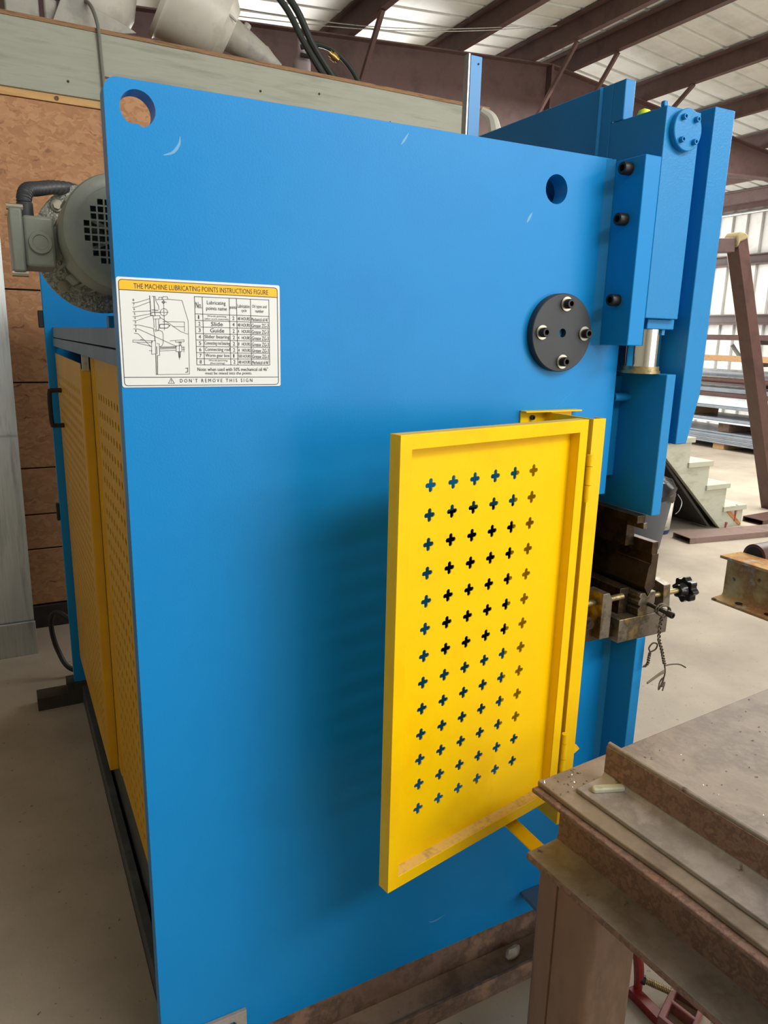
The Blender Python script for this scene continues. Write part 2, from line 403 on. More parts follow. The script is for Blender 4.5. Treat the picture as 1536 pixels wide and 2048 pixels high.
MB().box(2.60, 2.62, 2.885, 5.4, 2.690, 2.985).build('fascia_return', FASCIA, wb)
MB().box(-2.9, 2.70, 2.875, 5.5, 2.985, 3.003).build('deck_plywood', PLYEDGE, wb)
MB().box(2.5, 2.6, 5.3, 5.4, 0, 2.985).build('deck_post', CREAM, wb)
for (x, z) in ((1.21, 2.86), (1.21, 2.80), (1.55, 2.90), (2.23, 2.78), (2.0, 2.82), (0.25, 2.75)):
    MB().cyl((x, 2.881, z), (x, 2.877, z), 0.006, 8).build('nail_head', DARKWOOD, wb)
MB().cyl((0.195, 2.896, 2.672), (0.195, 2.889, 2.672), 0.010, 10).build('nail_head', RUST, wb)

# ================================================================== PRESS BRAKE
PB = thing('press_brake', 'large blue and yellow press brake filling the middle of the picture', 'press brake', (0.55, 0.95, 0.10))

# near side plate (y 0..0.04) with lifting hole and round hole
def rc(cx, cz, r, a0, a1, n=5): return [(cx + r * math.cos(math.radians(a0 + (a1 - a0) * i / n)), cz + r * math.sin(math.radians(a0 + (a1 - a0) * i / n))) for i in range(n + 1)]
outer = rc(0.02, 1.946, 0.02, 180, 90) + [(1.015, 1.975), (1.015, 1.592), (1.0865, 1.592), (1.0865, 1.245), (0.66, 1.245)] + \
        rc(0.66, 1.21, 0.035, 90, 180) + rc(0.66, 0.93, 0.035, 180, 270) + [(1.147, 0.895), (1.147, 0.105), (0.0, 0.105)]
hole1 = circ(0.048, 1.927, 0.0262, 28)
hole1 = [(x, max(z, 1.9275 - 0.0262 + 0.004) if x < 0.048 else z) for (x, z) in hole1]
hole2 = circ(0.871, 1.900, 0.0285, 28)
fy = lambda u, v, t: (u, t, v)
near = MB().plate(outer, [hole1, hole2], fy, 0.0, 0.040).build('side_plate', BLUE, PB, bevel=0.0025)
# far side plate
far_outer = rc(0.02, 1.946, 0.02, 180, 90) + [(1.06, 1.975), (1.06, 1.245), (0.66, 1.245), (0.62, 1.21), (0.62, 0.93), (0.66, 0.895), (1.147, 0.895), (1.147, 0.105), (0.0, 0.105)]
farp = MB().plate(far_outer, [circ(0.048, 1.927, 0.026, 20)], fy, 1.91, 1.95).build('side_plate', BLUE, PB, bevel=0.0025)
farp['label'] = 'far blue side plate behind the motor'
MB().box(-0.018, 0.0, 1.915, 1.945, 1.60, 1.665).build('limit_switch', GREYDARK, PB, bevel=0.003)
MB().box(-0.012, 0.0, 1.915, 1.945, 0.83, 0.90).build('limit_switch', GREYDARK, PB, bevel=0.003)
# inner cylinder sleeve seen through the round hole
MB().lathe((0.905, 0.16, 1.75), (0.905, 0.16, 1.96), [(0, 0.085), (0.20, 0.085)], 32).build('cylinder_sleeve', BLUE2, PB)
MB().box(0.86, 1.015, 0.06, 0.24, 1.70, 1.76).build('sleeve_bracket', BLUE2, PB, bevel=0.003)
# scratches / paint rubs
SCR = mat('scratch_pale', '6AA6D0', 0.6)
def scratch(pts, r=0.0012):
    return MB().tube(spline(pts, 5), [r * (0.35 + 0.65 * math.sin(PI * min(1, max(0.02, i / (len(pts) * 5 - 5))))) for i in range(len(pts) * 5 - 4)], 5)
def flat_scratch(name, pts, wd):
    P = spline([(p[0], 0, p[1]) for p in pts], 6); n = len(P); mb = MB()
    for i, p in enumerate(P):
        t = (P[min(i + 1, n - 1)] - P[max(0, i - 1)]).normalized(); nx = Vector((-t.z, 0, t.x)); w_ = wd * math.sin(PI * (0.08 + 0.88 * i / (n - 1)))
        mb.v += [tuple(p + nx * w_ + Vector((0, -0.0004, 0))), tuple(p - nx * w_ + Vector((0, -0.0004, 0)))]
    for i in range(n - 1): mb.f.append((2 * i, 2 * i + 1, 2 * i + 3, 2 * i + 2))
    o = mb.build(name, SCR, near, smooth=False); return o
flat_scratch('scratch', [(0.083, 1.866), (0.098, 1.872), (0.108, 1.885), (0.110, 1.897)], 0.0022)
flat_scratch('scratch', [(0.505, 1.936), (0.512, 1.945), (0.520, 1.957)], 0.0020)
flat_scratch('scratch', [(0.800, 1.830), (0.806, 1.840), (0.812, 1.850)], 0.0028)
flat_scratch('scratch', [(0.64, 0.205), (0.650, 0.200), (0.668, 0.201), (0.69, 0.208)], 0.0014)

# front guide flange with three socket bolts, and the weld to the side plate
fl = MB().box(1.0155, 1.060, -0.093, 0.045, 1.592, 1.968).build('guide_flange', BLUE, PB, bevel=0.002)
wd = MB(); wd.prism([(1.015, 0.0), (1.015, -0.012), (0.999, 0.0)], 'z', 1.592, 1.972)
wd.build('weld_seam', BLUE2, PB)
def socket_bolt(c, ax, rh, hh, material, parent, name='socket_bolt', washer=0.0):
    """cap screw: c = seat centre, ax = outward unit axis"""
    c = Vector(c); ax = Vector(ax); e = c + ax * hh
    mb = MB(); mb.lathe(c, e, [(0, rh), (hh * 0.9, rh), (hh, rh * 0.9), (hh, rh * 0.55), (hh * 0.45, rh * 0.5), (hh * 0.44, 0.0)], 18)
    o = mb.build(name, material, parent)
    if washer:
        MB().lathe(c, e, [(0, washer), (0.003, washer), (0.003, rh * 0.9), (0.001, rh * 0.9)], 20).build('washer', WASHER, o)
    return o
for z in (1.946, 1.848, 1.686): socket_bolt((1.0155, -0.052, z), (-1, 0, 0), 0.0125, 0.022, BLACK, fl)

# cylinder block with round cover
blk = MB().box(1.0602, 1.160, -0.093, 0.063, 1.650, 2.063).build('cylinder_block', BLUE2, PB, bevel=0.002)
dv = MB().lathe((1.112, -0.0925, 2.022), (1.112, -0.11, 2.022), [(0, 0.040), (0.012, 0.040), (0.0135, 0.0385)], 40).build('round_cover', BLUE2, blk)
for (dx, dz) in ((-0.018, 0.021), (0.019, 0.021), (-0.018, -0.021), (0.019, -0.021)):
    socket_bolt((1.112 + dx, -0.1055, 2.022 + dz), (0, -1, 0), 0.0058, 0.0085, BLUE2, blk)
MB().box(1.060, 1.072, -0.085, -0.075, 2.063, 2.074).build('corner_stud', BLUE2, blk, bevel=0.002)
MB().cyl((1.065, 0.056, 2.063), (1.065, 0.056, 2.069), 0.005, 10).build('grease_nipple', WHITE, blk)
# cylinder flange below the block, its bolts, chrome rod
RC = (1.130, -0.030)
MB().box(1.085, 1.168, -0.078, 0.05, 1.628, 1.650).build('cylinder_flange', BLUE2, PB, bevel=0.002)
for (x, y) in ((1.145, -0.066), (1.160, -0.040), (1.160, 0.02)): MB().cyl((x, y, 1.628), (x, y, 1.616), 0.007, 6).build('hex_bolt', BLUE2, PB)
rod = MB().cyl((RC[0], RC[1], 1.54), (RC[0], RC[1], 1.628), 0.038, 40).build('piston_rod', CHROME, PB)
MB().lathe((RC[0], RC[1], 1.531), (RC[0], RC[1], 1.56), [(0, 0.043), (0.006, 0.043), (0.006, 0.040), (0.016, 0.040), (0.016, 0.036)], 40).build('rod_collar', BRASS, rod)
# tall upper cross beam plate behind the cylinder block
ub = MB().box(1.060, 1.089, 0.063, 1.95, 1.60, 2.143); ub.box(1.060, 1.089, 0.027, 0.063, 2.063, 2.143)
ubo = ub.build('upper_beam', BLUE2, PB, bevel=0.002)
MB().prism([(1.060, 0.094), (1.060, 0.102), (1.055, 0.098)], 'z', 1.75, 2.143).build('weld_seam', BLUE2, ubo)
capo = MB().lathe((1.20, 0.30, 2.10), (1.20, 0.30, 2.2), [(0, 0.028), (0.045, 0.028), (0.058, 0.02), (0.063, 0.0)], 20).build('red_button_cap', REDCAP, PB)
MB().box(1.089, 1.26, 0.24, 0.36, 2.03, 2.10).build('valve_block', BLUE2, PB, bevel=0.003)
MB().lathe((1.128, 0.034, 2.062), (1.128, 0.034, 2.1), [(0, 0.014), (0.018, 0.016), (0.030, 0.012), (0.035, 0.0)], 18).build('lime_plug_cap', LIME, PB)
# ram front plate (slide) with chamfered lower corner
MB().prism([(1.200, 1.371), (1.236, 1.371), (1.262, 1.484), (1.262, 2.082), (1.200, 2.082)], 'y', -0.093, 2.04).build('slide_plate', BLUE2, PB, bevel=0.002)
MB().box(1.160, 1.200, -0.055, 2.0, 1.66, 2.055).build('slide_packing', BLUE2, PB)
# ram
ram = MB().box(1.147, 1.176, -0.093, 2.04, 1.205, 1.531).build('ram', BLUE2, PB, bevel=0.002)
MB().prism([(0.04, 1.28), (0.052, 1.28), (0.052, 1.52), (0.04, 1.52)], 'x', 1.10, 1.147).build('gib_strip', BLUE2, ram)
MB().cyl((1.10, 0.016, 1.473), (1.147, 0.016, 1.473), 0.010, 16).build('stop_pin', BLUE2, ram)
# clamp strip, punch adapter, punch
MB().box(1.118, 1.145, -0.080, 1.95, 1.186, 1.205).build('clamp_strip', DARKSTEEL, PB, bevel=0.001)
MB().box(1.135, 1.163, -0.035, 1.95, 1.118, 1.187).build('punch_adapter', DARKSTEEL, PB, bevel=0.001)
MB().box(1.135, 1.147, -0.085, -0.035, 1.172, 1.187).build('punch_tang', STEEL, PB, bevel=0.001)
MB().box(1.163, 1.183, -0.093, 1.95, 1.109, 1.139).build('punch_key', DARKSTEEL, PB, bevel=0.001)
MB().prism([(1.1665, 1.006), (1.186, 1.026), (1.188, 1.109), (1.166, 1.109), (1.166, 1.085), (1.160, 1.078), (1.152, 1.028)], 'y', -0.093, 1.95).build('punch', DARKSTEEL, PB, bevel=0.0008)
# multi-vee die on the bolster rail
die = [(1.140, 0.956), (1.193, 0.956), (1.193, 0.972), (1.188, 0.976), (1.193, 0.984), (1.193, 1.013), (1.176, 1.013), (1.1665, 1.001), (1.157, 1.013),
       (1.142, 1.013), (1.138, 1.005), (1.145, 1.000), (1.138, 0.993), (1.138, 0.985), (1.147, 0.980), (1.138, 0.974)]
MB().prism(die, 'y', -0.093, 1.95).build('vee_die', STEEL, PB, bevel=0.0008)
MB().box(1.108, 1.137, -0.060, 1.95, 0.957, 1.020).build('die_clamp_bar', DARKSTEEL, PB, bevel=0.001)
MB().box(1.081, 1.246, -0.093, 2.0, 0.8965, 0.9555).build('bolster_rail', STEEL, PB, bevel=0.0015)
MB().box(1.147, 1.177, -0.093, 2.04, 0.105, 0.8965).build('bed', BLUE2, PB, bevel=0.002)
MB().prism([(1.147, 0.0), (1.147, -0.012), (1.135, 0.0)], 'z', 0.11, 0.89).build('weld_seam', BLUE2, PB)
# die adjusting brackets with bolts and star knob
br = MB().prism([(1.238, 0.9), (1.255, 0.9), (1.255, 1.008), (1.246, 1.018), (1.238, 1.0181)], 'y', -0.06, 0.0).build('adjust_bracket', STEEL, PB, bevel=0.001)
bk = MB().prism([(-0.075, 0.956), (-0.040, 0.94), (-0.010, 0.956), (-0.005, 1.0), (-0.030, 1.02), (-0.070, 1.012)], 'x', 1.2465, 1.270)
br.data = bk.build('tmp_bracket', STEEL, PB).data
bpy.data.objects.remove(bpy.data.objects['tmp_bracket'])
MB().cyl((1.19, -0.058, 0.985), (1.325, -0.058, 0.985), 0.0068, 14).build('adjust_screw', BRASS, br)
kb = MB(); kp = []
for i in range(64):
    a = 2 * PI * i / 64; r_ = 0.0305 + 0.0034 * math.cos(8 * a); kp.append((-0.058 + r_ * math.cos(a), 0.984 + r_ * math.sin(a)))
kb.prism(kp, 'x', 1.332, 1.354)
kb.lathe((1.312, -0.058, 0.984), (1.332, -0.058, 0.984), [(0, 0.015), (0.012, 0.016), (0.021, 0.021)], 24)
kb.build('star_knob', mat('knob_black_plastic', '121212', 0.22), br, bevel=0.002)
bl = MB().prism([(1.020, 0.917), (1.051, 0.917), (1.051, 1.012), (1.040, 1.030), (1.020, 1.030)], 'y', -0.093, -0.04).build('adjust_bracket', STEEL, PB, bevel=0.001)
MB().box(0.985, 1.081, -0.07, 0.0, 0.905, 0.940).build('bracket_foot', DARKSTEEL, bl, bevel=0.001)
MB().cyl((0.93, -0.066, 1.000), (1.110, -0.066, 1.003), 0.0075, 14).build('adjust_screw', BRASS, bl)
MB().lathe((0.996, -0.0705, 0.955), (0.996, -0.10, 0.955), [(0, 0.017), (0.006, 0.017), (0.006, 0.011), (0.016, 0.010), (0.016, 0.0)], 18).build('lock_nut', DARKSTEEL, bl)
# socket screw sticking out of the die end
sb = MB(); sb.cyl((1.171, -0.093, 0.983), (1.176, -0.150, 0.978), 0.0050, 12)
sb.build('die_screw', BLACK, PB)
socket_bolt((1.176, -0.148, 0.978), (0.085, -0.99, -0.085), 0.0078, 0.016, BLACK, PB, 'die_screw_head')

# black pivot flange on the near side plate
pf = MB().lathe((0.901, 0.0, 1.615), (0.901, -0.02, 1.615), [(0, 0.0815), (0.0165, 0.0815), (0.018, 0.080), (0.018, 0.0092), (0.002, 0.009)], 64).build('pivot_flange', BLACKDISC, PB)
MB().cyl((0.901, -0.0002, 1.615), (0.901, -0.006, 1.615), 0.0085, 20).build('pivot_centre', BLUE, pf)
for (dx, dz) in ((0.004, 0.060), (0.004, -0.060), (-0.057, 0.0), (0.060, 0.0)):
    socket_bolt((0.901 + dx, -0.018, 1.615 + dz), (0, -1, 0), 0.0100, 0.017, BLACK, pf, 'socket_bolt', 0.0150)

# yellow side guard: wall bracket, arm, post, swinging perforated door
gb = MB(); gb.box(0.815, 0.958, -0.004, 0.0, 0.66, 1.450); gb.box(0.815, 0.972, -0.022, 0.0, 1.447, 1.4505)
gbo = gb.build('guard_mount_plate', YEL, PB, bevel=0.0008)
socket_bolt((0.845, -0.004, 1.435), (0, -1, 0), 0.0052, 0.007, BLACK, gbo)
MB().box(0.8835, 0.8865, -0.148, -0.003, 0.50, 1.4465).build('guard_arm', YEL, PB, bevel=0.0008)
gp = MB(); gp.box(0.8838, 0.918, -0.151, -0.147, 0.50, 1.4465); gp.box(0.9145, 0.918, -0.147, -0.120, 0.50, 1.4465)
gpo = gp.build('guard_post', YEL, PB, bevel=0.0008)
MB().plate([(0.917, -0.15), (0.943, -0.14), (0.948, -0.125), (0.940, -0.11), (0.917, -0.11)], [circ(0.934, -0.128, 0.004, 10)], lambda u, v, t: (u, v, t), 0.676, 0.679).build('guard_lower_tab', YEL, PB)
DA = Vector((0.380, -0.254, 0)); DB = Vector((0.8615, -0.162, 0)); DU = (DB - DA).normalized(); DN = Vector((DU.y, -DU.x, 0))
ZB, ZT, DW, TH = 0.589, 1.4475, 0.4902, 0.027
def dfn(u, v, t):
    p = DA + DU * u - DN * t
    return (p.x, p.y, v)
dr = MB(); FW = 0.025
dr.plate([(0, ZB), (DW, ZB), (DW, ZT), (0, ZT)], [[(FW, ZB + FW), (FW, ZT - FW), (DW - FW, ZT - FW), (DW - FW, ZB + FW)]], dfn, 0.0, 0.0025)
for (a, b, c, d) in ((0, 0.0025, ZB, ZT), (DW - 0.0025, DW, ZB, ZT), (0.0025, DW - 0.0025, ZB, ZB + 0.0025), (0.0025, DW - 0.0025, ZT - 0.0025, ZT)):
    dr.plate([(a, c), (b, c), (b, d), (a, d)], [], dfn, 0.0025, TH)
# inner returns of the tube frame
for (a, b, c, d) in ((FW - 0.0025, FW, ZB + FW, ZT - FW), (DW - FW, DW - FW + 0.0025, ZB + FW, ZT - FW), (FW, DW - FW, ZB + FW - 0.0025, ZB + FW), (FW, DW - FW, ZT - FW, ZT - FW + 0.0025)):
    dr.plate([(a, c), (b, c), (b, d), (a, d)], [], dfn, 0.0025, TH)
door = dr.build('guard_door', YEL, PB, bevel=0.0008)
def cross(cu, cv, h=0.0125, wv=0.0043):
    pts = []
    base = []
    for k in range(4):
        a = k * PI / 2; ca, sa = math.cos(a), math.sin(a)
        for (x, y) in ((wv, -wv), (h - 0.003, -wv), (h - 0.0008, -wv * 0.55), (h, 0), (h - 0.0008, wv * 0.55), (h - 0.003, wv)):
            base.append((cu + x * ca - y * sa, cv + x * sa + y * ca))
    return base
holes = [cross(0.0895 + 0.0538 * i, 1.3530 - 0.05285 * j) for i in range(6) for j in range(13)]
MB().plate([(FW - 0.002, ZB + FW - 0.002), (DW - FW + 0.002, ZB + FW - 0.002), (DW - FW + 0.002, ZT - FW + 0.002), (FW - 0.002, ZT - FW + 0.002)], holes, dfn, TH - 0.004, TH - 0.002).build('perforated_sheet', YEL, door, smooth=False)
du = MB(); du.plate([(FW, ZB + FW), (DW - FW, ZB + FW), (DW - FW, ZB + FW + 0.0006), (FW, ZB + FW + 0.0006)], [], dfn, 0.001, TH - 0.004)
du.build('dust_on_ledge', YELDUST, door, smooth=False)['kind'] = 'stuff'
for (z0, z1) in ((1.285, 1.375), (0.655, 0.745)):
    hx = 0.8745; hy = -0.1615
    hb = MB(); hb.cyl((hx, hy, z0), (hx, hy, z0 + 0.027), 0.0072, 14); hb.cyl((hx, hy, z0 + 0.0285), (hx, hy, z0 + 0.066), 0.0072, 14); hb.cyl((hx, hy, z0 + 0.0675), (hx, hy, z1), 0.0072, 14)
    hb.cyl((hx, hy, z0 - 0.008), (hx, hy, z0), 0.0058, 10)
    hb.build('hinge', YEL, door)
# bottom strap of the guard
MB().box(0.714, 0.749, -0.335, -0.001, 0.567, 0.571).build('guard_strap', YEL, PB, bevel=0.0008)

# rear: top cover channel, perforated yellow panels, handle, sill
sh = MB(); sh.box(0.028, 0.055, 0.040, 1.910, 1.565, 1.603); sh.build('rear_cover', SHELFBLUE, PB, bevel=0.001)
MB().box(0.026, 0.050, 0.040, 1.910, 1.532, 1.562).build('rear_cover_lip', SHELFBLUE, PB, bevel=0.001)
MB().box(0.09, 1.0, 0.040, 1.910, 1.52, 1.575).build('oil_tank_top', BLUE2, PB)
MB().box(0.06, 0.30, 0.56, 0.60, 1.575, 1.63).build('motor_foot', BLUE2, PB, bevel=0.002)
fx = lambda x0: (lambda u, v, t: (x0 + t, u, v))
hl = [circ(1.05 + 0.045 * i, 1.42 - 0.032 * j, 0.010, 8) for i in range(18) for j in range(35)]
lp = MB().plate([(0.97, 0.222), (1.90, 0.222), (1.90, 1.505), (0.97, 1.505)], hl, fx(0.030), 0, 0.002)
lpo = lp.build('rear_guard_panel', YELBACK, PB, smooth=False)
MB().box(0.032, 0.056, 0.968, 0.971, 0.222, 1.49).build('panel_edge', YELBACK, lpo, bevel=0.0008)
MB().box(0.032, 0.056, 0.972, 1.895, 0.222, 0.225).build('panel_edge', YELBACK, lpo)
cl = MB().box(0.034, 0.053, 0.962, 0.968, 1.485, 1.545).build('panel_clip', GALV, lpo, bevel=0.001)
MB().cyl((0.044, 0.962, 1.505), (0.044, 0.958, 1.505), 0.004, 10).build('clip_screw', WASHER, lpo)
hd = MB().tube(spline([(0.030, 1.72, 1.375), (0.0, 1.72, 1.375), (-0.012, 1.72, 1.365), (-0.012, 1.72, 1.255), (0.0, 1.72, 1.245), (0.030, 1.72, 1.245)], 3), 0.0085, 8)
hd.build('panel_handle', GREYDARK, lpo)
hr = [circ(0.12 + 0.047 * i, 1.425 - 0.045 * j, 0.0105, 8) for i in range(16) for j in range(26)]
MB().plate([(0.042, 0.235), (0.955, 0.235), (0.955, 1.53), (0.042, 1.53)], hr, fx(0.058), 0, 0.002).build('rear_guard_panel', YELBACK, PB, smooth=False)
MB().box(0.056, 0.062, 0.900, 0.960, 0.235, 1.53).build('panel_stile', YELBACK, PB, bevel=0.001)
MB().box(0.40, 0.41, 0.04, 1.91, 0.11, 1.52).build('inner_partition', DARKSTEEL, PB)
sl = MB(); sl.box(0.030, 0.052, 0.04, 1.91, 0.0, 0.085); sl.box(0.030, 0.10, 0.04, 1.91, 0.0, 0.012); sl.build('rear_sill', SILL, PB, bevel=0.001)
MB().box(0.062, 0.10, 0.04, 1.91, 0.012, 0.236).build('sill_web', SILL, PB, bevel=0.001)
# floor feet
af = MB().plate([(0.045, 0.0), (0.176, 0.0), (0.176, 0.178), (0.045, 0.178)], [circ(0.142, 0.150, 0.011, 14)], fy, -0.010, -0.0005).build('anchor_foot', DUSTY, PB, bevel=0.001)
MB().box(0.045, 0.176, -0.085, -0.010, 0.0, 0.010).build('anchor_foot_base', DUSTY, PB, bevel=0.001)
MB().box(0.925, 1.06, -0.085, 0.0, 0.168, 0.180).build('anchor_foot', mat('dusty_blue_lug', '5F7488', 0.6), PB, bevel=0.002)

# motor: body, flange, fan cowl with grille, terminal box, bolts
MC = (0.056, 1.775)
mo = MB().lathe((MC[0], 0.33, MC[1]), (MC[0], 0.60, MC[1]), [(0, 0.088), (0.27, 0.088)], 40)
for k in range(26):
    a = 2 * PI * k / 26; ca, sa = math.cos(a), math.sin(a)
    r0, r1, hw = 0.085, 0.104, 0.003
    pts = [(MC[0] + r0 * ca - hw * sa, MC[1] + r0 * sa + hw * ca), (MC[0] + r1 * ca - hw * sa, MC[1] + r1 * sa + hw * ca), (MC[0] + r1 * ca + hw * sa, MC[1] + r1 * sa - hw * ca), (MC[0] + r0 * ca + hw * sa, MC[1] + r0 * sa - hw * ca)]
    mo.prism(pts, 'y', 0.35, 0.585)
motor = mo.build('electric_motor', GREY, PB); motor['label'] = 'grey finned electric motor with perforated fan cover'
MB().lathe((MC[0], 0.585, MC[1]), (MC[0], 0.61, MC[1]), [(0, 0.136), (0.002, 0.139), (0.022, 0.139), (0.024, 0.136)], 64).build('motor_flange', HAMMER, motor)
for a in (45, 135, 225, 315):
    ca, sa = math.cos(math.radians(a)), math.sin(math.radians(a)); bx, bz = MC[0] + 0.120 * ca, MC[1] + 0.120 * sa
    b_ = MB(); b_.cyl((bx, 0.585, bz), (bx, 0.581, bz), 0.0125, 18); b_.cyl((bx, 0.581, bz), (bx, 0.573, bz), 0.0085, 6); b_.build('flange_bolt', WASHER, motor)
    MB().prism([(MC[0] + 0.08 * ca - 0.012 * sa, MC[1] + 0.08 * sa + 0.012 * ca), (MC[0] + 0.112 * ca - 0.012 * sa, MC[1] + 0.112 * sa + 0.012 * ca), (MC[0] + 0.112 * ca + 0.012 * sa, MC[1] + 0.112 * sa - 0.012 * ca), (MC[0] + 0.08 * ca + 0.012 * sa, MC[1] + 0.08 * sa - 0.012 * ca)], 'y', 0.40, 0.50).build('end_lug', GREY, motor, bevel=0.004)
cw = MB(); n = 64
# cowl shell (open at the back), dished front with grille
prof_o = [(0.40, 0.1065), (0.265, 0.1065), (0.255, 0.1035), (0.250, 0.096), (0.250, 0.082)]
vs = []
for (y, r_) in prof_o + [(0.253, 0.082), (0.257, 0.094), (0.268, 0.1035), (0.40, 0.1035)]:
    for i in range(n):
        a = 2 * PI * i / n; vs.append((MC[0] + r_ * math.cos(a), y, MC[1] + r_ * math.sin(a)))
k = len(prof_o) + 4; fs = []
for j in range(k):
    for i in range(n):
        j2 = (j + 1) % k; fs.append((j * n + i, j * n + (i + 1) % n, j2 * n + (i + 1) % n, j2 * n + i))
cw.add(vs, fs); cowl = cw.build('fan_cover', GREY, motor)
gh = []; pit = 0.0128; s_ = 0.0049
for i in range(-7, 8):
    for j in range(-7, 8):
        x, z = i * pit, j * pit
        if math.hypot(x, z) < 0.066:
            gh.append([(MC[0] + x - s_, MC[1] + z - s_), (MC[0] + x + s_, MC[1] + z - s_), (MC[0] + x + s_, MC[1] + z + s_), (MC[0] + x - s_, MC[1] + z + s_)])
MB().plate(circ(MC[0], MC[1], 0.0825, 64), gh, fy, 0.2505, 0.2525).build('fan_grille', GREY, motor, smooth=False)
fan = MB()
for k in range(7):
    a = 2 * PI * k / 7; ca, sa = math.cos(a), math.sin(a)
    fan.prism([(MC[0] + 0.02 * ca, MC[1] + 0.02 * sa), (MC[0] + 0.085 * ca, MC[1] + 0.085 * sa), (MC[0] + 0.085 * ca - 0.006 * sa, MC[1] + 0.085 * sa + 0.006 * ca), (MC[0] + 0.02 * ca - 0.006 * sa, MC[1] + 0.02 * sa + 0.006 * ca)], 'y', 0.275, 0.315)
fan.cyl((MC[0], 0.27, MC[1]), (MC[0], 0.33, MC[1]), 0.024, 20); fan.build('cooling_fan', GREY, motor)
jb = MB(); jb.box(-0.110, -0.056, 0.345, 0.475, 1.712, 1.805); jbo = jb.build('terminal_box', GREY, motor, bevel=0.006, seg=3)
MB().box(-0.058, -0.02, 0.37, 0.45, 1.735, 1.79).build('terminal_box_neck', GREY, motor, bevel=0.004)
MB().box(-0.132, -0.110, 0.335, 0.485, 1.702, 1.815).build('terminal_box_lid', GREY, motor, bevel=0.004)
MB().lathe((-0.082, 0.345, 1.757), (-0.082, 0.33, 1.757), [(0, 0.021), (0.006, 0.020), (0.006, 0.014), (0.004, 0.013), (0.004, 0.0)], 28).build('knockout_boss', GREY, motor)
for (z) in (1.699, 1.817):
    MB().cyl((-0.135, 0.345, z), (-0.107, 0.345, z), 0.006, 8).build('lid_screw', WASHER, motor)
MB().cyl((-0.100, 0.42, 1.80), (-0.100, 0.42, 1.836), 0.0150, 18).build('cable_gland', CONDUIT, motor)
path = spline([(-0.100, 0.42, 1.83), (-0.100, 0.42, 1.845), (-0.092, 0.44, 1.863), (-0.070, 0.48, 1.874), (-0.030, 0.56, 1.893), (0.02, 0.64, 1.902), (0.08, 0.72, 1.88), (0.14, 0.8, 1.70)], 16)
MB().tube(path, [0.0130 + (0.0015 if (i // 2) % 2 else 0) for i in range(len(path))], 14).build('flexible_conduit', CONDUIT, motor)

# blue signal post standing behind the side plate
po = MB(); po.box(0.842, 0.846, 0.30, 0.316, 1.575, 2.228); po.box(0.842, 0.876, 0.30, 0.304, 1.575, 2.228)
poo = po.build('signal_post', mat('post_sky_blue', '3C8CC8', 0.4), PB, bevel=0.0008)
MB().box(0.838, 0.8418, 0.298, 0.317, 1.575, 2.229).build('post_edge_trim', GALV, poo)
MB().cyl((0.866, 0.2995, 2.212), (0.866, 0.2985, 2.212), 0.0022, 10).build('post_hole', GREYDARK, poo)

# ------------------------------------------------------------------ lubrication sign
SX0, SX1, SZ0, SZ1 = 0.0008, 0.2712, 1.5085, 1.681
sg = MB(); sg.prism(rc(SX0 + .004, SZ1 - .004, .004, 180, 90, 3) + rc(SX1 - .003, SZ1 - .003, .003, 90, 0, 3) + rc(SX1 - .003, SZ0 + .003, .003, 0, -90, 3) + rc(SX0 + .004, SZ0 + .004, .004, 270, 180, 3), 'y', -0.0012, -0.0001)
sign = sg.build('lubrication_sign', WHITE, PB, smooth=False); sign['label'] = 'white lubrication instruction sign with yellow header'
hb = MB(); hb.prism([(0.0045, 1.6615)] + rc(0.0095, 1.6720, 0.005, 180, 90, 4) + rc(0.2617, 1.6715, 0.005, 90, 0, 4) + [(0.2667, 1.6608)], 'y', -0.0015, -0.0011)
hb.build('header_band', SIGNY, sign, smooth=False)
LY = -0.0018
def strokes(polys, wd):
    mb = MB()
    for pl in polys:
        for (a, b) in zip(pl[:-1], pl[1:]):
            d = Vector((b[0] - a[0], b[1] - a[1])); L = d.length
            if L < 1e-7: continue
            d /= L; nx = Vector((-d.y, d.x)) * wd / 2; e = d * wd * 0.4
            q = [(a[0] + nx.x - e.x, a[1] + nx.y - e.y), (a[0] - nx.x - e.x, a[1] - nx.y - e.y), (b[0] - nx.x + e.x, b[1] - nx.y + e.y), (b[0] + nx.x + e.x, b[1] + nx.y + e.y)]
            mb.add([(x, LY, z) for (x, z) in q], [(0, 1, 2, 3)])
    return mb
# sign drawing coordinates: s = 0..1535 across, t = 0..1066 down (rectified)
def SP(s, t):
    """drawing units to plate x,z: rectifies the skew between the measured corners"""
    u = s / 1000.0; v = t / 600.0
    return (SX0 + u * (SX1 - SX0), SZ1 - v * (SZ1 - SZ0))
def R4(xa, xb, za, zb): return [(xa, za), (xb, za), (xb, zb), (xa, zb), (xa, za)]
bord = [rc(0.0095, 1.6720, 0.005, 180, 90, 4) + rc(0.2617, 1.6715, 0.005, 90, 0, 4) + rc(0.2622, 1.5165, 0.005, 0, -90, 4) + rc(0.0095, 1.5165, 0.005, 270, 180, 4) + [(0.0045, 1.6720)],
        [(0.0045, 1.6615), (0.2667, 1.6608)], [(0.0045, 1.5250), (0.2670, 1.5243)]]
strokes(bord, 0.0009).build('border_lines', INK, sign, smooth=False)
XC = [0.1228, 0.1357, 0.1812, 0.1938, 0.2183, 0.2513]
ZR = [1.6560, 1.6285, 1.6180, 1.6075, 1.5968, 1.5862, 1.5757, 1.5655, 1.5555, 1.5452]
strokes([[(x, ZR[0]), (x, ZR[-1])] for x in XC] + [[(XC[0], z), (XC[-1], z)] for z in ZR], 0.00075).build('table_lines', INK, sign, smooth=False)
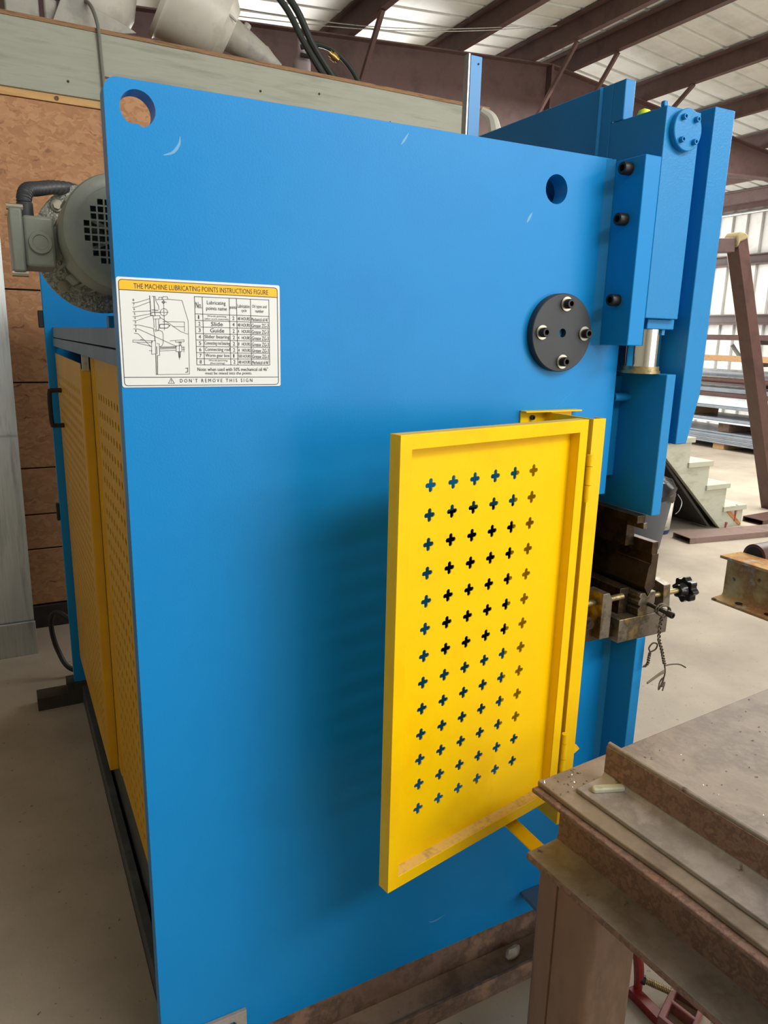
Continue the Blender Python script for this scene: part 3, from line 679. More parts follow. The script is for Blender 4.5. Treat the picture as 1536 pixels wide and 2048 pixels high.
def text_mesh(body):
    c = bpy.data.curves.new('t', 'FONT'); c.body = body; c.size = 1.0; c.resolution_u = 2
    o = bpy.data.objects.new('t', c); COL.objects.link(o)
    dg = bpy.context.evaluated_depsgraph_get(); dg.update()
    me = bpy.data.meshes.new_from_object(o.evaluated_get(dg))
    vs = [tuple(v.co) for v in me.vertices]; fs = [tuple(p.vertices) for p in me.polygons]
    bpy.data.objects.remove(o); bpy.data.curves.remove(c); bpy.data.meshes.remove(me)
    return vs, fs
def put_text(mb, body, x0, x1, z0, z1, y=LY):
    vs, fs = text_mesh(body)
    ax, bx = min(v[0] for v in vs), max(v[0] for v in vs); ay, by = min(v[1] for v in vs), max(v[1] for v in vs)
    mb.add([(x0 + (v[0] - ax) / (bx - ax) * (x1 - x0), y, z0 + (v[1] - ay) / (by - ay) * (z1 - z0)) for v in vs], fs)
tm = MB(); put_text(tm, 'THE MACHINE LUBRICATING POINTS INSTRUCTIONS FIGURE', 0.0270, 0.2500, 1.6642, 1.6722); tm.build('title_lettering', INK, sign, smooth=False, normals=False)
fm = MB(); put_text(fm, "D O N ' T   R E M O V E   T H I S   S I G N", 0.0935, 0.2190, 1.5160, 1.5222); fm.build('footer_lettering', INK, sign, smooth=False, normals=False)
wt = strokes([[(0.0790, 1.5232), (0.0740, 1.5148), (0.0842, 1.5148), (0.0790, 1.5232)], [(0.0791, 1.5206), (0.0791, 1.5176)], [(0.0791, 1.5166), (0.0791, 1.5160)]], 0.0006)
wt.build('warning_triangle', INK, sign, smooth=False)
tt = MB()
put_text(tt, 'No.', 0.1243, 0.1345, 1.6375, 1.6475)
put_text(tt, 'Lubricating', 0.1432, 0.1748, 1.6425, 1.6505); put_text(tt, 'points name', 0.1418, 0.1768, 1.6335, 1.6410)
put_text(tt, 'points', 0.1818, 0.1933, 1.6370, 1.6440)
put_text(tt, 'Lubrication', 0.1953, 0.2165, 1.6410, 1.6470); put_text(tt, 'cycle', 0.2020, 0.2112, 1.6330, 1.6392)
put_text(tt, 'Oil types and', 0.2210, 0.2468, 1.6405, 1.6470); put_text(tt, 'number', 0.2268, 0.2418, 1.6340, 1.6395)
tt.build('table_heading', INK, sign, smooth=False, normals=False)
rows = [('1', None, '2', '48 HOURS', 'Mechanical oil 46\u00b0'), ('2', 'Slide', '4', '48 HOURS', 'Grease ZG-3'), ('3', 'Guide', '2', '4   HOURS', 'Grease ZG-3'), ('4', 'Slider bearing', '2', '4   HOURS', 'Grease ZG-3'),
        ('5', 'Connecting rod bearing', '2', '8   HOURS', 'Grease ZG-3'), ('6', 'Connecting rod', '2', '4   HOURS', 'Grease ZG-3'), ('7', 'Worm gear box', '1', '500 HOURS', 'Grease ZG-3'), ('8', None, '2', '48 HOURS', 'Mechanical oil 46\u00b0')]
NX = {'Slide': (0.1490, 0.1690), 'Guide': (0.1472, 0.1712), 'Slider bearing': (0.1372, 0.1803), 'Connecting rod bearing': (0.1370, 0.1805), 'Connecting rod': (0.1372, 0.1803), 'Worm gear box': (0.1378, 0.1795)}
for i, (no, nm, pt, cy, oil) in enumerate(rows):
    tt = MB(); zt, zb = ZR[i + 1], ZR[i + 2]; h = zt - zb; a, b = zb + h * 0.22, zt - h * 0.2
    put_text(tt, no, 0.1276, 0.1276 + (0.0018 if no == '1' else 0.0036), a, b)
    if nm:
        put_text(tt, nm, NX[nm][0], NX[nm][1], zb + h * (0.12 if 'g' in nm else 0.2), zt - h * 0.16)
    elif i == 0:
        put_text(tt, 'Worde-jamming', 0.1430, 0.1755, zb + h * 0.52, zt - h * 0.14); put_text(tt, '(after work materials)', 0.1385, 0.1795, zb + h * 0.10, zb + h * 0.44)
    else:
        put_text(tt, 'Words-jamming', 0.1430, 0.1755, zb + h * 0.52, zt - h * 0.14); put_text(tt, '(fine-tuning)', 0.1455, 0.1705, zb + h * 0.08, zb + h * 0.44)
    put_text(tt, pt, 0.1858, 0.1858 + (0.0018 if pt == '1' else 0.0036), a, b)
    put_text(tt, cy, 0.1950, 0.2170, zb + h * 0.22, zt - h * 0.26)
    put_text(tt, oil, 0.2195, 0.2500, zb + h * 0.14, zt - h * 0.24)
    tt.build('table_row', INK, sign, smooth=False, normals=False)
tt = MB()
put_text(tt, 'Note: when used with 50% mechanical oil 46\u00b0', 0.1235, 0.2480, 1.5350, 1.5412)
put_text(tt, 'must be mixed into the points.', 0.1365, 0.2185, 1.5275, 1.5338)
tt.build('note_lettering', INK, sign, smooth=False, normals=False)
tt = MB()
for i, (x, z) in enumerate(((0.0245, 1.6448), (0.0248, 1.6380), (0.0250, 1.6310), (0.0252, 1.6235), (0.0254, 1.6170), (0.0256, 1.6103), (0.0258, 1.6040), (0.0262, 1.5970))):
    put_text(tt, str(8 - i), x, x + (0.0012 if i == 7 else 0.0022), z, z + 0.0036)
tt.build('drawing_numbers', INK, sign, smooth=False, normals=False)
# the machine drawing on the sign: crop units -> sign plane through the measured skew
def D(a, b):
    u = (a - (40 + (105 - 40) * (b - 55) / 935.0)) / (1405 - 52 * (b - 55) / 935.0)
    zt = 55 + 77 * u; zb = 990 + 7 * u
    return (SX0 + u * (SX1 - SX0), SZ1 - (b - zt) / (zb - zt) * (SZ1 - SZ0))
def DL(L): return [D(*p) for p in L]
def ell(cx, cy, r, n=18): return DL([(cx + r * math.cos(2 * PI * i / n), cy + r * math.sin(2 * PI * i / n)) for i in range(n + 1)])
thin = [[(470, 243), (577, 253), (630, 425), (645, 880), (372, 880)], [(395, 392), (430, 415), (500, 465), (570, 515), (630, 537)], [(420, 430), (598, 433), (600, 515)], [(500, 470), (598, 473)],
        [(330, 218), (355, 218), (360, 245), (470, 243)], [(385, 240), (385, 225), (410, 225), (410, 240)], [(415, 243), (418, 220), (455, 222), (460, 244)], [(360, 250), (385, 300), (388, 330)],
        [(342, 380), (395, 378), (397, 405), (342, 407), (342, 380)], [(345, 407), (350, 480)], [(362, 405), (366, 500)], [(385, 405), (387, 500), (345, 498)], [(343, 485), (355, 560)], [(355, 510), (395, 503), (415, 512), (423, 535), (425, 610), (415, 632), (400, 640)],
        [(181, 582), (335, 590), (335, 605), (182, 600), (181, 582)], [(215, 607), (330, 638)], [(240, 580), (250, 577), (262, 582)], [(330, 592), (362, 590), (364, 702), (332, 704), (330, 592)], [(372, 612), (392, 618), (398, 715), (380, 716)],
        [(395, 643), (530, 640)], [(395, 662), (530, 656)], [(395, 678), (530, 672)], [(530, 635), (578, 634), (580, 684), (532, 686), (530, 635)], [(480, 592), (596, 584), (597, 600), (526, 604), (526, 592)], [(578, 650), (602, 650)], [(578, 668), (602, 668)], [(595, 640), (597, 690)],
        [(170, 272), (205, 270), (310, 238)], [(175, 308), (205, 306), (318, 262)], [(178, 345), (322, 339)], [(178, 386), (210, 384), (332, 360)], [(180, 420), (212, 418), (338, 374)], [(185, 455), (230, 457), (345, 486)], [(185, 488), (225, 490), (535, 640)], [(190, 525), (220, 528), (325, 640)],
        [(395, 350), (465, 352)], [(424, 245), (434, 500)], [(410, 266), (450, 268)], [(310, 672), (335, 676)], [(557, 605), (560, 752)]]
thick = [[(310, 213), (318, 300), (320, 375)], [(345, 222), (352, 330), (356, 380)], [(395, 452), (458, 450), (478, 463), (455, 484), (395, 483), (395, 452)], [(372, 640), (374, 702)], [(365, 702), (372, 880)], [(378, 716), (382, 880)], [(400, 652), (528, 648)],
         [(550, 604), (572, 606), (566, 634)], [(552, 686), (556, 735)], [(566, 686), (566, 735)], [(356, 560), (358, 590)], [(612, 830), (629, 827), (629, 862), (612, 864)], [(330, 330), (380, 335)], [(328, 350), (395, 352)], [(320, 375), (342, 380)]]
dm = strokes([DL(L) for L in thin] + [ell(428, 350, 30), ell(424, 266, 10)], 0.00055)
dk = strokes([DL(L) for L in thick], 0.0009); dm.add(dk.v, dk.f)
dm.build('machine_drawing', INK, sign, smooth=False)

# ================================================================== THINGS NEAR THE MACHINE
# steel channel under the press brake, open side up
ch = thing('steel_channel', 'rusty steel channel lying under the front edge of the blue side plate', 'steel channel', (0.6, 0.0, 0))
cm = MB(); cm.prism([(-0.092, 0.0), (0.026, 0.0), (0.026, 0.1), (0.014, 0.1), (0.004, 0.018), (-0.075, 0.018), (-0.082, 0.052), (-0.092, 0.052)], 'x', 0.19, 1.6)
cm.build('channel_section', RUST, ch, bevel=0.002)
MB().box(0.19, 1.6, -0.074, 0.003, 0.0182, 0.0205).build('trough_dust', mat('brown_floor_dust', '8C7460', 0.9, cols=['967E6A', '7C6654'], scale=14, spots=[('5A4636', 60, 0.66)]), ch)['kind'] = 'stuff'
ch2 = MB().box(-0.15, 0.9, 1.91, 2.00, 0.0, 0.058); ch2.box(-0.03, 0.9, 1.912, 1.99, 0.058, 0.104)
tag(ch2.build('support_beam', DARKWOOD), 'dark support beam under the far left end of the press brake', 'support beam')
def rock(name, c, sx, sy, sz, material, seed, rz=0.3):
    rnd = random.Random(seed); bm = bmesh.new(); bmesh.ops.create_icosphere(bm, subdivisions=2, radius=1)
    for v in bm.verts:
        k = 1 + rnd.uniform(-0.16, 0.12); q = v.co * k
        x, y = q.x * sx, q.y * sy
        v.co = Vector((c[0] + x * math.cos(rz) - y * math.sin(rz), c[1] + x * math.sin(rz) + y * math.cos(rz), max(c[2], c[2] + sz + q.z * sz)))
    me = bpy.data.meshes.new(name); bm.to_mesh(me); bm.free(); me.materials.append(material)
    o = bpy.data.objects.new(name, me); COL.objects.link(o); return o
tag(rock('stone_chunk', (0.885, -0.035, 0.0208), 0.026, 0.015, 0.014, ROCK, 3), 'pale stone chunk lying in the rusty channel beside the table leg', 'stone')

# welding table at the lower right
TBL = thing('work_table', 'rusty steel work table with angle iron along its edge', 'work table', (0.630, -0.342, 0.0), math.radians(4.0))
MB().prism([(0.0, 0.640), (0.17, 0.640), (0.17, 0.652), (0.092, 0.660), (0.088, 0.668), (0.088, 0.768), (0.17, 0.783), (0.17, 0.793), (0.0, 0.793), (0.0, 0.785), (0.076, 0.768), (0.080, 0.758), (0.080, 0.668), (0.078, 0.654), (0.0, 0.652)], 'y', -0.92, 0.0).build('edge_beam', REDRUST, TBL, bevel=0.002, local=True)
MB().box(0.0015, 0.0795, -0.918, -0.002, 0.6525, 0.6555).build('flange_dust', DUSTY, TBL, local=True)
MB().prism([(0.014, 0.0), (0.022, 0.003), (0.028, -0.001), (1.02, 0.0), (1.02, -0.92), (0.014, -0.92), (0.018, -0.8), (0.011, -0.6), (0.019, -0.3), (0.012, -0.12)], 'z', 0.7935, 0.8035).build('table_plate', TABLETOP, TBL, bevel=0.002, local=True)
MB().prism([(0.050, 0.804), (0.132, 0.804), (0.132, 0.880), (0.129, 0.883), (0.1235, 0.881), (0.122, 0.822), (0.115, 0.813), (0.050, 0.812)], 'y', -0.90, -0.060).build('angle_iron', DUSTY, TBL, bevel=0.0015, local=True)
MB().box(0.1205, 0.1222, -0.90, -0.061, 0.823, 0.876).build('angle_iron_face', REDRUST, TBL, local=True)
def colm(x0, y1):
    mb = MB(); x1, y0 = x0 + 0.132, y1 - 0.142
    pts = rc(x0 + .016, y1 - .016, .016, 180, 90, 4) + rc(x1 - .016, y1 - .016, .016, 90, 0, 4) + rc(x1 - .016, y0 + .016, .016, 0, -90, 4) + rc(x0 + .016, y0 + .016, .016, 270, 180, 4)
    # weld seam groove on the left face
    ym = y1 - 0.055
    pts = pts + [(x0, ym - 0.003), (x0 + 0.004, ym - 0.002), (x0 + 0.004, ym + 0.002), (x0, ym + 0.003)]
    mb.prism(pts, 'z', 0.0, 0.640); return mb
for (x0, y1) in ((0.008, -0.022), (0.008, -0.76), (0.87, -0.05), (0.87, -0.76)): colm(x0, y1).build('leg', COLUMN, TBL, local=True)
MB().box(0.85, 1.02, -0.92, 0.0, 0.640, 0.793).build('edge_beam', REDRUST, TBL, local=True)
cp = MB(); cp.prism([(0.0, 0.0), (0.058, 0.004), (0.060, 0.014), (0.052, 0.018), (0.002, 0.016), (-0.003, 0.006)], 'z', 0.8123, 0.8223)
co = cp.build('soapstone_stick', CHALK, bevel=0.003); co.location = (0.700, -0.428, 0.0); co.rotation_euler = (0, 0, -0.42)
tag(co, 'short pale soapstone stick lying on the dusty edge of the rusty work table', 'soapstone')
shv = MB(); rnd = random.Random(5)
for i in range(420):
    lx = rnd.uniform(0.15, 1.0); ly = rnd.uniform(-0.88, -0.01)
    if i < 30: lx = rnd.uniform(0.02, 0.12); ly = rnd.uniform(-0.055, -0.005)
    x = 0.63 + lx * 0.9976 - ly * 0.0698; y = -0.342 + lx * 0.0698 + ly * 0.9976; z = 0.8037
    a = rnd.uniform(0, PI); L = rnd.uniform(0.001, 0.004); w_ = rnd.uniform(0.0006, 0.0014); h = rnd.uniform(0.0008, 0.0025)
    dx, dy = math.cos(a), math.sin(a)
    shv.add([(x - dx * L, y - dy * L, z), (x + dx * L, y + dy * L, z), (x - dy * w_, y + dx * w_, z + h), (x + dy * w_, y - dx * w_, z)], [(0, 1, 2), (1, 3, 2), (3, 0, 2), (0, 3, 1)])
tag(shv.build('metal_shavings', mat('shavings', '8C8478', 0.25, metal=0.9, cols=['D0CABC', '3A342E'], scale=300), smooth=False), 'tiny bright and dark metal shavings scattered over the work table', 'metal shavings', kind='stuff')

# red clamp lying on the floor under the table
CL = thing('bar_clamp', 'red clamp with threaded screw on the floor under the rusty table', 'clamp', (1.12, -0.27, 0))
hp = spline([(1.113, -0.250, 0.010), (1.113, -0.248, 0.045), (1.113, -0.245, 0.075), (1.110, -0.240, 0.105), (1.104, -0.236, 0.125)], 4)
MB().tube(hp, [0.010, 0.0105, 0.011, 0.011, 0.0115, 0.012, 0.0125, 0.013, 0.013, 0.013, 0.013, 0.0125, 0.0125, 0.012, 0.011, 0.010, 0.007], 10).build('clamp_handle', REDPAINT, CL)
sc = []
for i in range(70):
    t = i / 69.0; sc.append((t * 0.075, 0.0072 + (0.0016 if i % 4 < 2 else -0.0008)))
MB().lathe((1.120, -0.252, 0.045), (1.172, -0.300, 0.026), sc, 14).build('clamp_screw', BRASS, CL)
MB().cyl((1.116, -0.249, 0.046), (1.125, -0.257, 0.043), 0.012, 14).build('screw_collar', BLACK, CL)
cf = MB(); cf.plate([(1.10, -0.42), (1.225, -0.36), (1.20, -0.285), (1.085, -0.335)], [[(1.112, -0.402), (1.100, -0.345), (1.145, -0.325), (1.155, -0.382)], [(1.165, -0.378), (1.155, -0.321), (1.190, -0.303), (1.208, -0.356)]], lambda u, v, t: (u, v, t), 0.0, 0.032)
cf.build('clamp_frame', REDWORN, CL, bevel=0.003)
MB().box(1.085, 1.115, -0.335, -0.240, 0.0, 0.022).build('clamp_jaw', REDPAINT, CL, bevel=0.003)

# twisted wire hanging from the die screw
WR = thing('twisted_wire', 'twisted bit of tie wire hanging from the die screw by the star knob', 'wire', (1.18, -0.13, 0.98))
def twist(P, r=0.0038, turns=9, ph=0.0, k=14):
    S = spline(P, k); n = len(S); out = []
    for i, p in enumerate(S):
        a = ph + 2 * PI * turns * i / (n - 1); out.append(p + Vector((math.cos(a) * r, math.sin(a) * r, 0)))
    return out
A1 = [(1.186, -0.125, 0.960), (1.184, -0.125, 0.93), (1.186, -0.125, 0.90), (1.198, -0.125, 0.875), (1.208, -0.125, 0.85), (1.216, -0.125, 0.83)]
lp = [(1.184, -0.125, 0.962), (1.166, -0.122, 0.974), (1.170, -0.122, 0.989), (1.184, -0.124, 0.992), (1.200, -0.126, 0.984), (1.204, -0.126, 0.972), (1.192, -0.126, 0.966), (1.186, -0.125, 0.960)]
wm = MB()
for ph in (0, PI): wm.tube(twist(A1, 0.0028, 7, ph), 0.0019, 6)
wm.tube(spline(lp, 6), 0.0021, 6); wm.tube(spline([(p[0] + 0.003, p[1] - 0.004, p[2] - 0.003) for p in lp], 6), 0.0021, 6)
wm.tube(spline([(1.216, -0.125, 0.83), (1.222, -0.125, 0.805), (1.216, -0.125, 0.78), (1.206, -0.125, 0.762), (1.214, -0.120, 0.780), (1.226, -0.12, 0.788), (1.220, -0.122, 0.766), (1.232, -0.12, 0.775), (1.222, -0.124, 0.755)], 6), 0.0019, 6)
wm.tube(spline([(1.216, -0.125, 0.825), (1.245, -0.125, 0.823), (1.270, -0.127, 0.818), (1.292, -0.128, 0.806)], 6), 0.0018, 6)
wm.tube(spline([(1.219, -0.125, 0.812), (1.20, -0.124, 0.805), (1.165, -0.123, 0.789)], 6), 0.0018, 6); wm.tube(spline([(1.219, -0.125, 0.806), (1.20, -0.124, 0.800), (1.165, -0.123, 0.787)], 6), 0.0018, 6)
wm.build('wire_strands', WIREM, WR)
w2 = MB(); B1 = [(1.184, -0.11, 0.872), (1.176, -0.11, 0.853), (1.174, -0.11, 0.838), (1.160, -0.11, 0.833)]
for ph in (0, PI): w2.tube(twist([(1.178, -0.11, 0.862), (1.176, -0.11, 0.848), (1.174, -0.11, 0.832), (1.162, -0.11, 0.826)], 0.0024, 4, ph), 0.0018, 6)
w2.tube(spline([(1.178, -0.11, 0.862), (1.170, -0.112, 0.876), (1.178, -0.115, 0.888), (1.190, -0.118, 0.884), (1.190, -0.115, 0.870), (1.178, -0.11, 0.862)], 6), 0.0019, 6)
w2.build('wire_loop', WIREM, WR)

# leaning sheet at far left, cable behind the machine
LS = MB(); LS.add([(-0.95, 2.56, 0.0), (-0.125, 2.56, 0.0), (-0.108, 2.74, 2.02), (-0.95, 2.74, 2.02), (-0.95, 2.568, 0.0), (-0.125, 2.568, 0.0), (-0.108, 2.748, 2.02), (-0.95, 2.748, 2.02)],
       [(0, 1, 2, 3), (7, 6, 5, 4), (0, 4, 5, 1), (1, 5, 6, 2), (2, 6, 7, 3), (3, 7, 4, 0)])
LSO = thing('metal_panel', 'tall bare metal panel leaning on the board wall at the left edge', 'metal panel', (-0.5, 2.6, 0))
LS.build('sheet', GALV, LSO)
MB().box(-0.95, -0.120, 2.540, 2.558, 0.0, 0.172).build('bottom_fold', GALV, LSO, bevel=0.002)
MB().box(-0.95, -0.118, 2.632, 2.642, 1.095, 1.10).build('panel_joint', GALV, LSO)
cab = MB().tube(spline([(0.06, 2.15, 0.26), (-0.03, 2.2, 0.33), (-0.06, 2.25, 0.26), (-0.04, 2.25, 0.12), (0.02, 2.2, 0.03), (0.2, 2.2, 0.012), (0.6, 2.25, 0.012), (0.9, 2.3, 0.012)], 8), 0.012, 8)
tag(cab.build('power_cable', RUBBER), 'black power cable looping on the floor behind the far left machine corner', 'cable')

# ================================================================== MEZZANINE: lamps, hoses, cables
def lamp(name, label, p0, p1, prof, loc, extra=None):
    t = thing(name, label, 'lamp', loc, group=None)
    MB().lathe(p0, p1, prof, 40).build('reflector', LAMPW, t)
    return t
L2 = thing('high_bay_lamp', 'pale high bay lamp lying with its grey neck pointing right', 'lamp', (1.0, 3.12, 3.003))
a0 = Vector((0.80, 3.14, 3.335)); a1 = Vector((1.395, 3.10, 3.060)); ax = (a1 - a0).normalized()
MB().lathe(a0, a1, [(0.0, 0.205), (-0.012, 0.235), (0.012, 0.24), (0.02, 0.232), (0.03, 0.228), (0.17, 0.215), (0.30, 0.19), (0.355, 0.125), (0.36, 0.0)], 48).build('reflector', LAMPW, L2)
MB().lathe(a0 + ax * 0.345, a1, [(0, 0.085), (0.01, 0.088), (0.19, 0.062), (0.20, 0.060), (0.21, 0.062), (0.255, 0.045), (0.315, 0.028), (0.32, 0.0)], 36).build('lamp_neck', LAMPG, L2)
MB().lathe(a0 + ax * 0.43 + Vector((0.02, 0, 0.070)), a0 + ax * 0.43 + Vector((0.045, 0, 0.12)), [(0, 0.02), (0.03, 0.02), (0.035, 0.01)], 8).build('hanger_boss', LAMPG, L2)
MB().tube([a0 + ax * 0.10 + Vector((0.0, -0.222, 0.02)), a0 + ax * 0.34 + Vector((0, -0.17, 0.0))], 0.006, 6).build('seam_rib', LAMPG, L2)
L1 = thing('high_bay_lamp', 'pale domed lamp lying beside the hanging grey cable', 'lamp', (0.5, 3.2, 3.003))
b0 = Vector((0.33, 3.22, 3.285)); b1 = Vector((0.66, 3.20, 3.165)); 
MB().lathe(b0, b1, [(0.0, 0.20), (-0.01, 0.235), (0.01, 0.24), (0.02, 0.228), (0.10, 0.225), (0.18, 0.205), (0.25, 0.165), (0.30, 0.11), (0.32, 0.0)], 48).build('reflector', LAMPW, L1)
L1b = MB(); L1b.prism([(0.20, 3.01), (0.42, 3.01), (0.60, 3.055), (0.56, 3.075), (0.40, 3.13), (0.34, 3.22), (0.29, 3.22)], 'y', 2.985, 3.0)
L1b.build('lamp_bracket', LAMPG, L1, bevel=0.003)
L3 = MB(); L3.box(0.27, 0.42, 3.04, 3.2, 3.004, 3.26); L3.box(0.44, 0.5, 3.02, 3.1, 3.004, 3.14)
L3.v = [(x - 0.26, y, z) for (x, y, z) in L3.v]
tag(L3.build('ballast_box', LAMPG, bevel=0.01), 'grey ballast box on the deck left of the domed lamp', 'ballast box')
HL = [('thick dark hose arching down from the upper left onto the deck', 0.018, [(1.10, 3.20, 3.60), (1.30, 3.18, 3.54), (1.46, 3.16, 3.40), (1.56, 3.14, 3.24), (1.66, 3.12, 3.10), (1.74, 3.12, 3.025), (1.90, 3.3, 3.022)]),
      ('second dark hose running just right of the thick arching hose', 0.020, [(1.25, 3.24, 3.62), (1.42, 3.22, 3.54), (1.54, 3.20, 3.42), (1.64, 3.20, 3.26), (1.76, 3.20, 3.12), (1.86, 3.20, 3.03), (1.98, 3.36, 3.024)]),
      ('outermost dark hose arc on the right of the deck pile', 0.015, [(1.60, 3.28, 3.26), (1.70, 3.26, 3.285), (1.80, 3.24, 3.26), (1.90, 3.22, 3.18), (1.98, 3.20, 3.06), (2.03, 3.22, 3.02), (2.05, 3.4, 3.02)]),
      ('inner dark hose arc under the outermost hose on the deck', 0.013, [(1.62, 3.34, 3.24), (1.72, 3.33, 3.23), (1.82, 3.32, 3.17), (1.90, 3.30, 3.08), (1.96, 3.30, 3.018), (2.0, 3.45, 3.018)])]
for (lab, r_, P) in HL: tag(MB().tube(spline(P, 10), r_, 10).build('rubber_hose', HOSE), lab, 'hose', 'hoses piled on the deck')
tag(MB().tube(spline([(1.60, 3.03, 3.016), (1.75, 2.96, 3.017), (1.90, 2.97, 3.017), (2.0, 3.05, 3.017), (2.1, 3.2, 3.017)], 8), 0.012, 8).build('rubber_hose', mat('grey_hose', '9B9F98', 0.5)), 'pale grey hose lying flat along the deck edge', 'hose', 'hoses piled on the deck')
tag(MB().lathe((1.765, 3.235, 3.245), (1.835, 3.22, 3.20), [(0, 0.017), (0.02, 0.017), (0.02, 0.025), (0.05, 0.025), (0.05, 0.018), (0.065, 0.018)], 12).build('brass_coupling', mat('bright_brass', 'B89A58', 0.3, metal=0.9)), 'brass hose coupling in the hose pile', 'hose coupling')
MUG = mat('pinkish_plastic', 'B8A8A8', 0.5)
tag(MB().lathe((1.66, 3.42, 3.005), (1.66, 3.42, 3.3), [(0, 0.05), (0.02, 0.055), (0.22, 0.055), (0.28, 0.03), (0.36, 0.028), (0.37, 0.0)], 20).build('plastic_bottle', MUG), 'tall pale pinkish bottle standing behind the hoses', 'bottle')
tag(MB().lathe((1.80, 3.42, 3.004), (1.80, 3.42, 3.2), [(0, 0.055), (0.10, 0.06), (0.15, 0.045), (0.17, 0.02), (0.18, 0.0)], 20).build('plastic_bottle', MUG), 'short pale pinkish jar between the hose arcs', 'jar')
tag(MB().tube(spline([(0.34, 3.15, 3.20), (0.375, 2.95, 3.13), (0.398, 2.868, 3.02), (0.405, 2.868, 2.90), (0.412, 2.866, 2.70), (0.418, 2.868, 2.45), (0.42, 2.875, 2.2), (0.42, 2.875, 1.2)], 8), 0.009, 8).build('hanging_cable', mat('grey_cable', '77776E', 0.6)), 'thin grey cable hanging down the painted board over the machine corner', 'cable')
for (a, b, lab) in (((1.9, 5.6, 4.30), (4.6, 5.2, 4.55), 'upper thin wire strung under the roof'), ((1.9, 5.55, 4.22), (5.0, 5.1, 4.60), 'lower thin wire strung under the roof')):
    P = [Vector(a).lerp(Vector(b), i / 12) + Vector((0, 0, -0.08 * math.sin(PI * i / 12))) for i in range(13)]
    tag(MB().tube(P, 0.004, 5).build('strung_wire', GALV), lab, 'wire')
tag(MB().tube(spline([(2.63, 2.86, 2.975), (2.68, 2.82, 2.93), (2.70, 2.80, 2.84), (2.72, 2.79, 2.74)], 5), [0.02 + 0.0022 * i for i in range(16)], 8).build('cloth_rag', mat('white_cloth', 'C9C8BD', 0.8)), 'white rag hanging from the right corner of the plywood deck', 'rag')

# ================================================================== RIGHT SIDE OF THE SHOP
# stairs up to the deck
ST = thing('wooden_stairs', 'cream painted wooden stairs behind the press brake', 'stairs', (4.6, 3.3, 0))
RISE, RUN, NS = 0.2145, 0.262, 13
def SXK(k): return 5.70 - RUN * k if k <= 4 else 5.70 - RUN * 4 - 0.212 * (k - 4)
for yy in (2.862, 3.70):
    pts = [(5.415, 0.0), (5.70, 0.0)]
    for k in range(NS):
        z = 0.152 + RISE * k
        pts += [(SXK(k), z), (SXK(k + 1), z)]
    pts += [(SXK(NS), 0.152 + RISE * NS - 0.50), (4.656, 0.653)]
    MB().prism(pts, 'y', yy, yy + 0.035).build('stringer', CREAM, ST, bevel=0.002)
for k in range(NS):
    z = 0.152 + RISE * k
    MB().box(SXK(k + 1) - (0.02 if k < NS - 1 else 0), SXK(k) + 0.025, 2.845, 3.755, z, z + 0.045).build('tread', CREAM, ST, bevel=0.003)
for k in range(1, NS): MB().box(SXK(k) - 0.018, SXK(k) - 0.002, 2.90, 3.70, 0.152 + RISE * k - RISE + 0.045, 0.152 + RISE * k).build('riser', CREAM, ST)
MB().box(5.68, 5.698, 2.9, 3.7, 0.0, 0.15).build('riser', CREAM, ST)
MB().prism([(5.47, 0.148), (5.53, 0.148), (5.69, 0.02), (5.67, 0.0)], 'y', 2.857, 2.8615).build('exposed_wood', mat('bare_wood_split', 'A86A3C', 0.8, cols=['B87A48', '8F5730'], scale=20), ST)
REDP = mat('red_paint_drip', 'A8524A', 0.6)
for (x, z0, z1) in ((5.60, 0.05, 0.19), (5.60, 0.16, 0.20), (5.49, 0.0, 0.05)):
    MB().tube([(x, 2.856, z1), (x - 0.006, 2.8565, z0)], [0.012, 0.006], 6).build('paint_drip', REDP, ST)
MB().prism([(5.30, 0.02), (5.33, 0.02), (4.656, 0.66), (2.80, 2.45), (2.78, 2.43), (4.64, 0.64)], 'y', 2.90, 3.69).build('shade_sheet', DARKWOOD, ST)  # added dark sheet, its colour standing in for the shade under the stairs
MB().prism([(5.36, 0.0), (3.2, 0.0), (3.2, 2.0), (4.65, 0.64)], 'y', 3.66, 3.69).build('shade_backing', DARKWOOD, ST)  # added dark panel that keeps the space below the treads looking shaded
for (x, z) in ((4.3, 0.0), (3.4, 0.0)): MB().box(x, x + 0.09, 3.1, 3.19, z, 1.0 if x > 4 else 1.85).build('support_post', DARKWOOD, ST)
# bucket, trash can with bag
BU = thing('plastic_bucket', 'blue plastic bucket with white label beside the stairs', 'bucket', (4.77, 3.02, 0))
MB().lathe((4.77, 3.02, 0.0), (4.77, 3.02, 0.4), [(0, 0.115), (0.012, 0.12), (0.33, 0.135), (0.33, 0.143), (0.36, 0.143), (0.36, 0.13), (0.02, 0.11)], 36).build('bucket_body', BUCKETB, BU)
lbm = MB()
for i in range(9):
    a = math.radians(205 + 90 * i / 8); 
    lbm.v += [(4.77 + 0.1245 * math.cos(a), 3.02 + 0.1245 * math.sin(a), 0.04), (4.77 + 0.1365 * math.cos(a), 3.02 + 0.1365 * math.sin(a), 0.30)]
for i in range(8): lbm.f.append((2 * i, 2 * i + 2, 2 * i + 3, 2 * i + 1))
lbo = lbm.build('bucket_label', PAPER, BU)
sd = lbo.modifiers.new('thick', 'SOLIDIFY'); sd.thickness = 0.002; sd.offset = 0
MB().tube(spline([(4.90, 2.93, 0.34), (4.95, 2.92, 0.27), (4.92, 2.91, 0.20), (4.85, 2.885, 0.18)], 6), 0.004, 6).build('bail_handle', GALV, BU)
TC = thing('trash_can', 'grey trash can lined with a black bag, right behind the ram', 'trash can', (4.24, 2.70, 0))
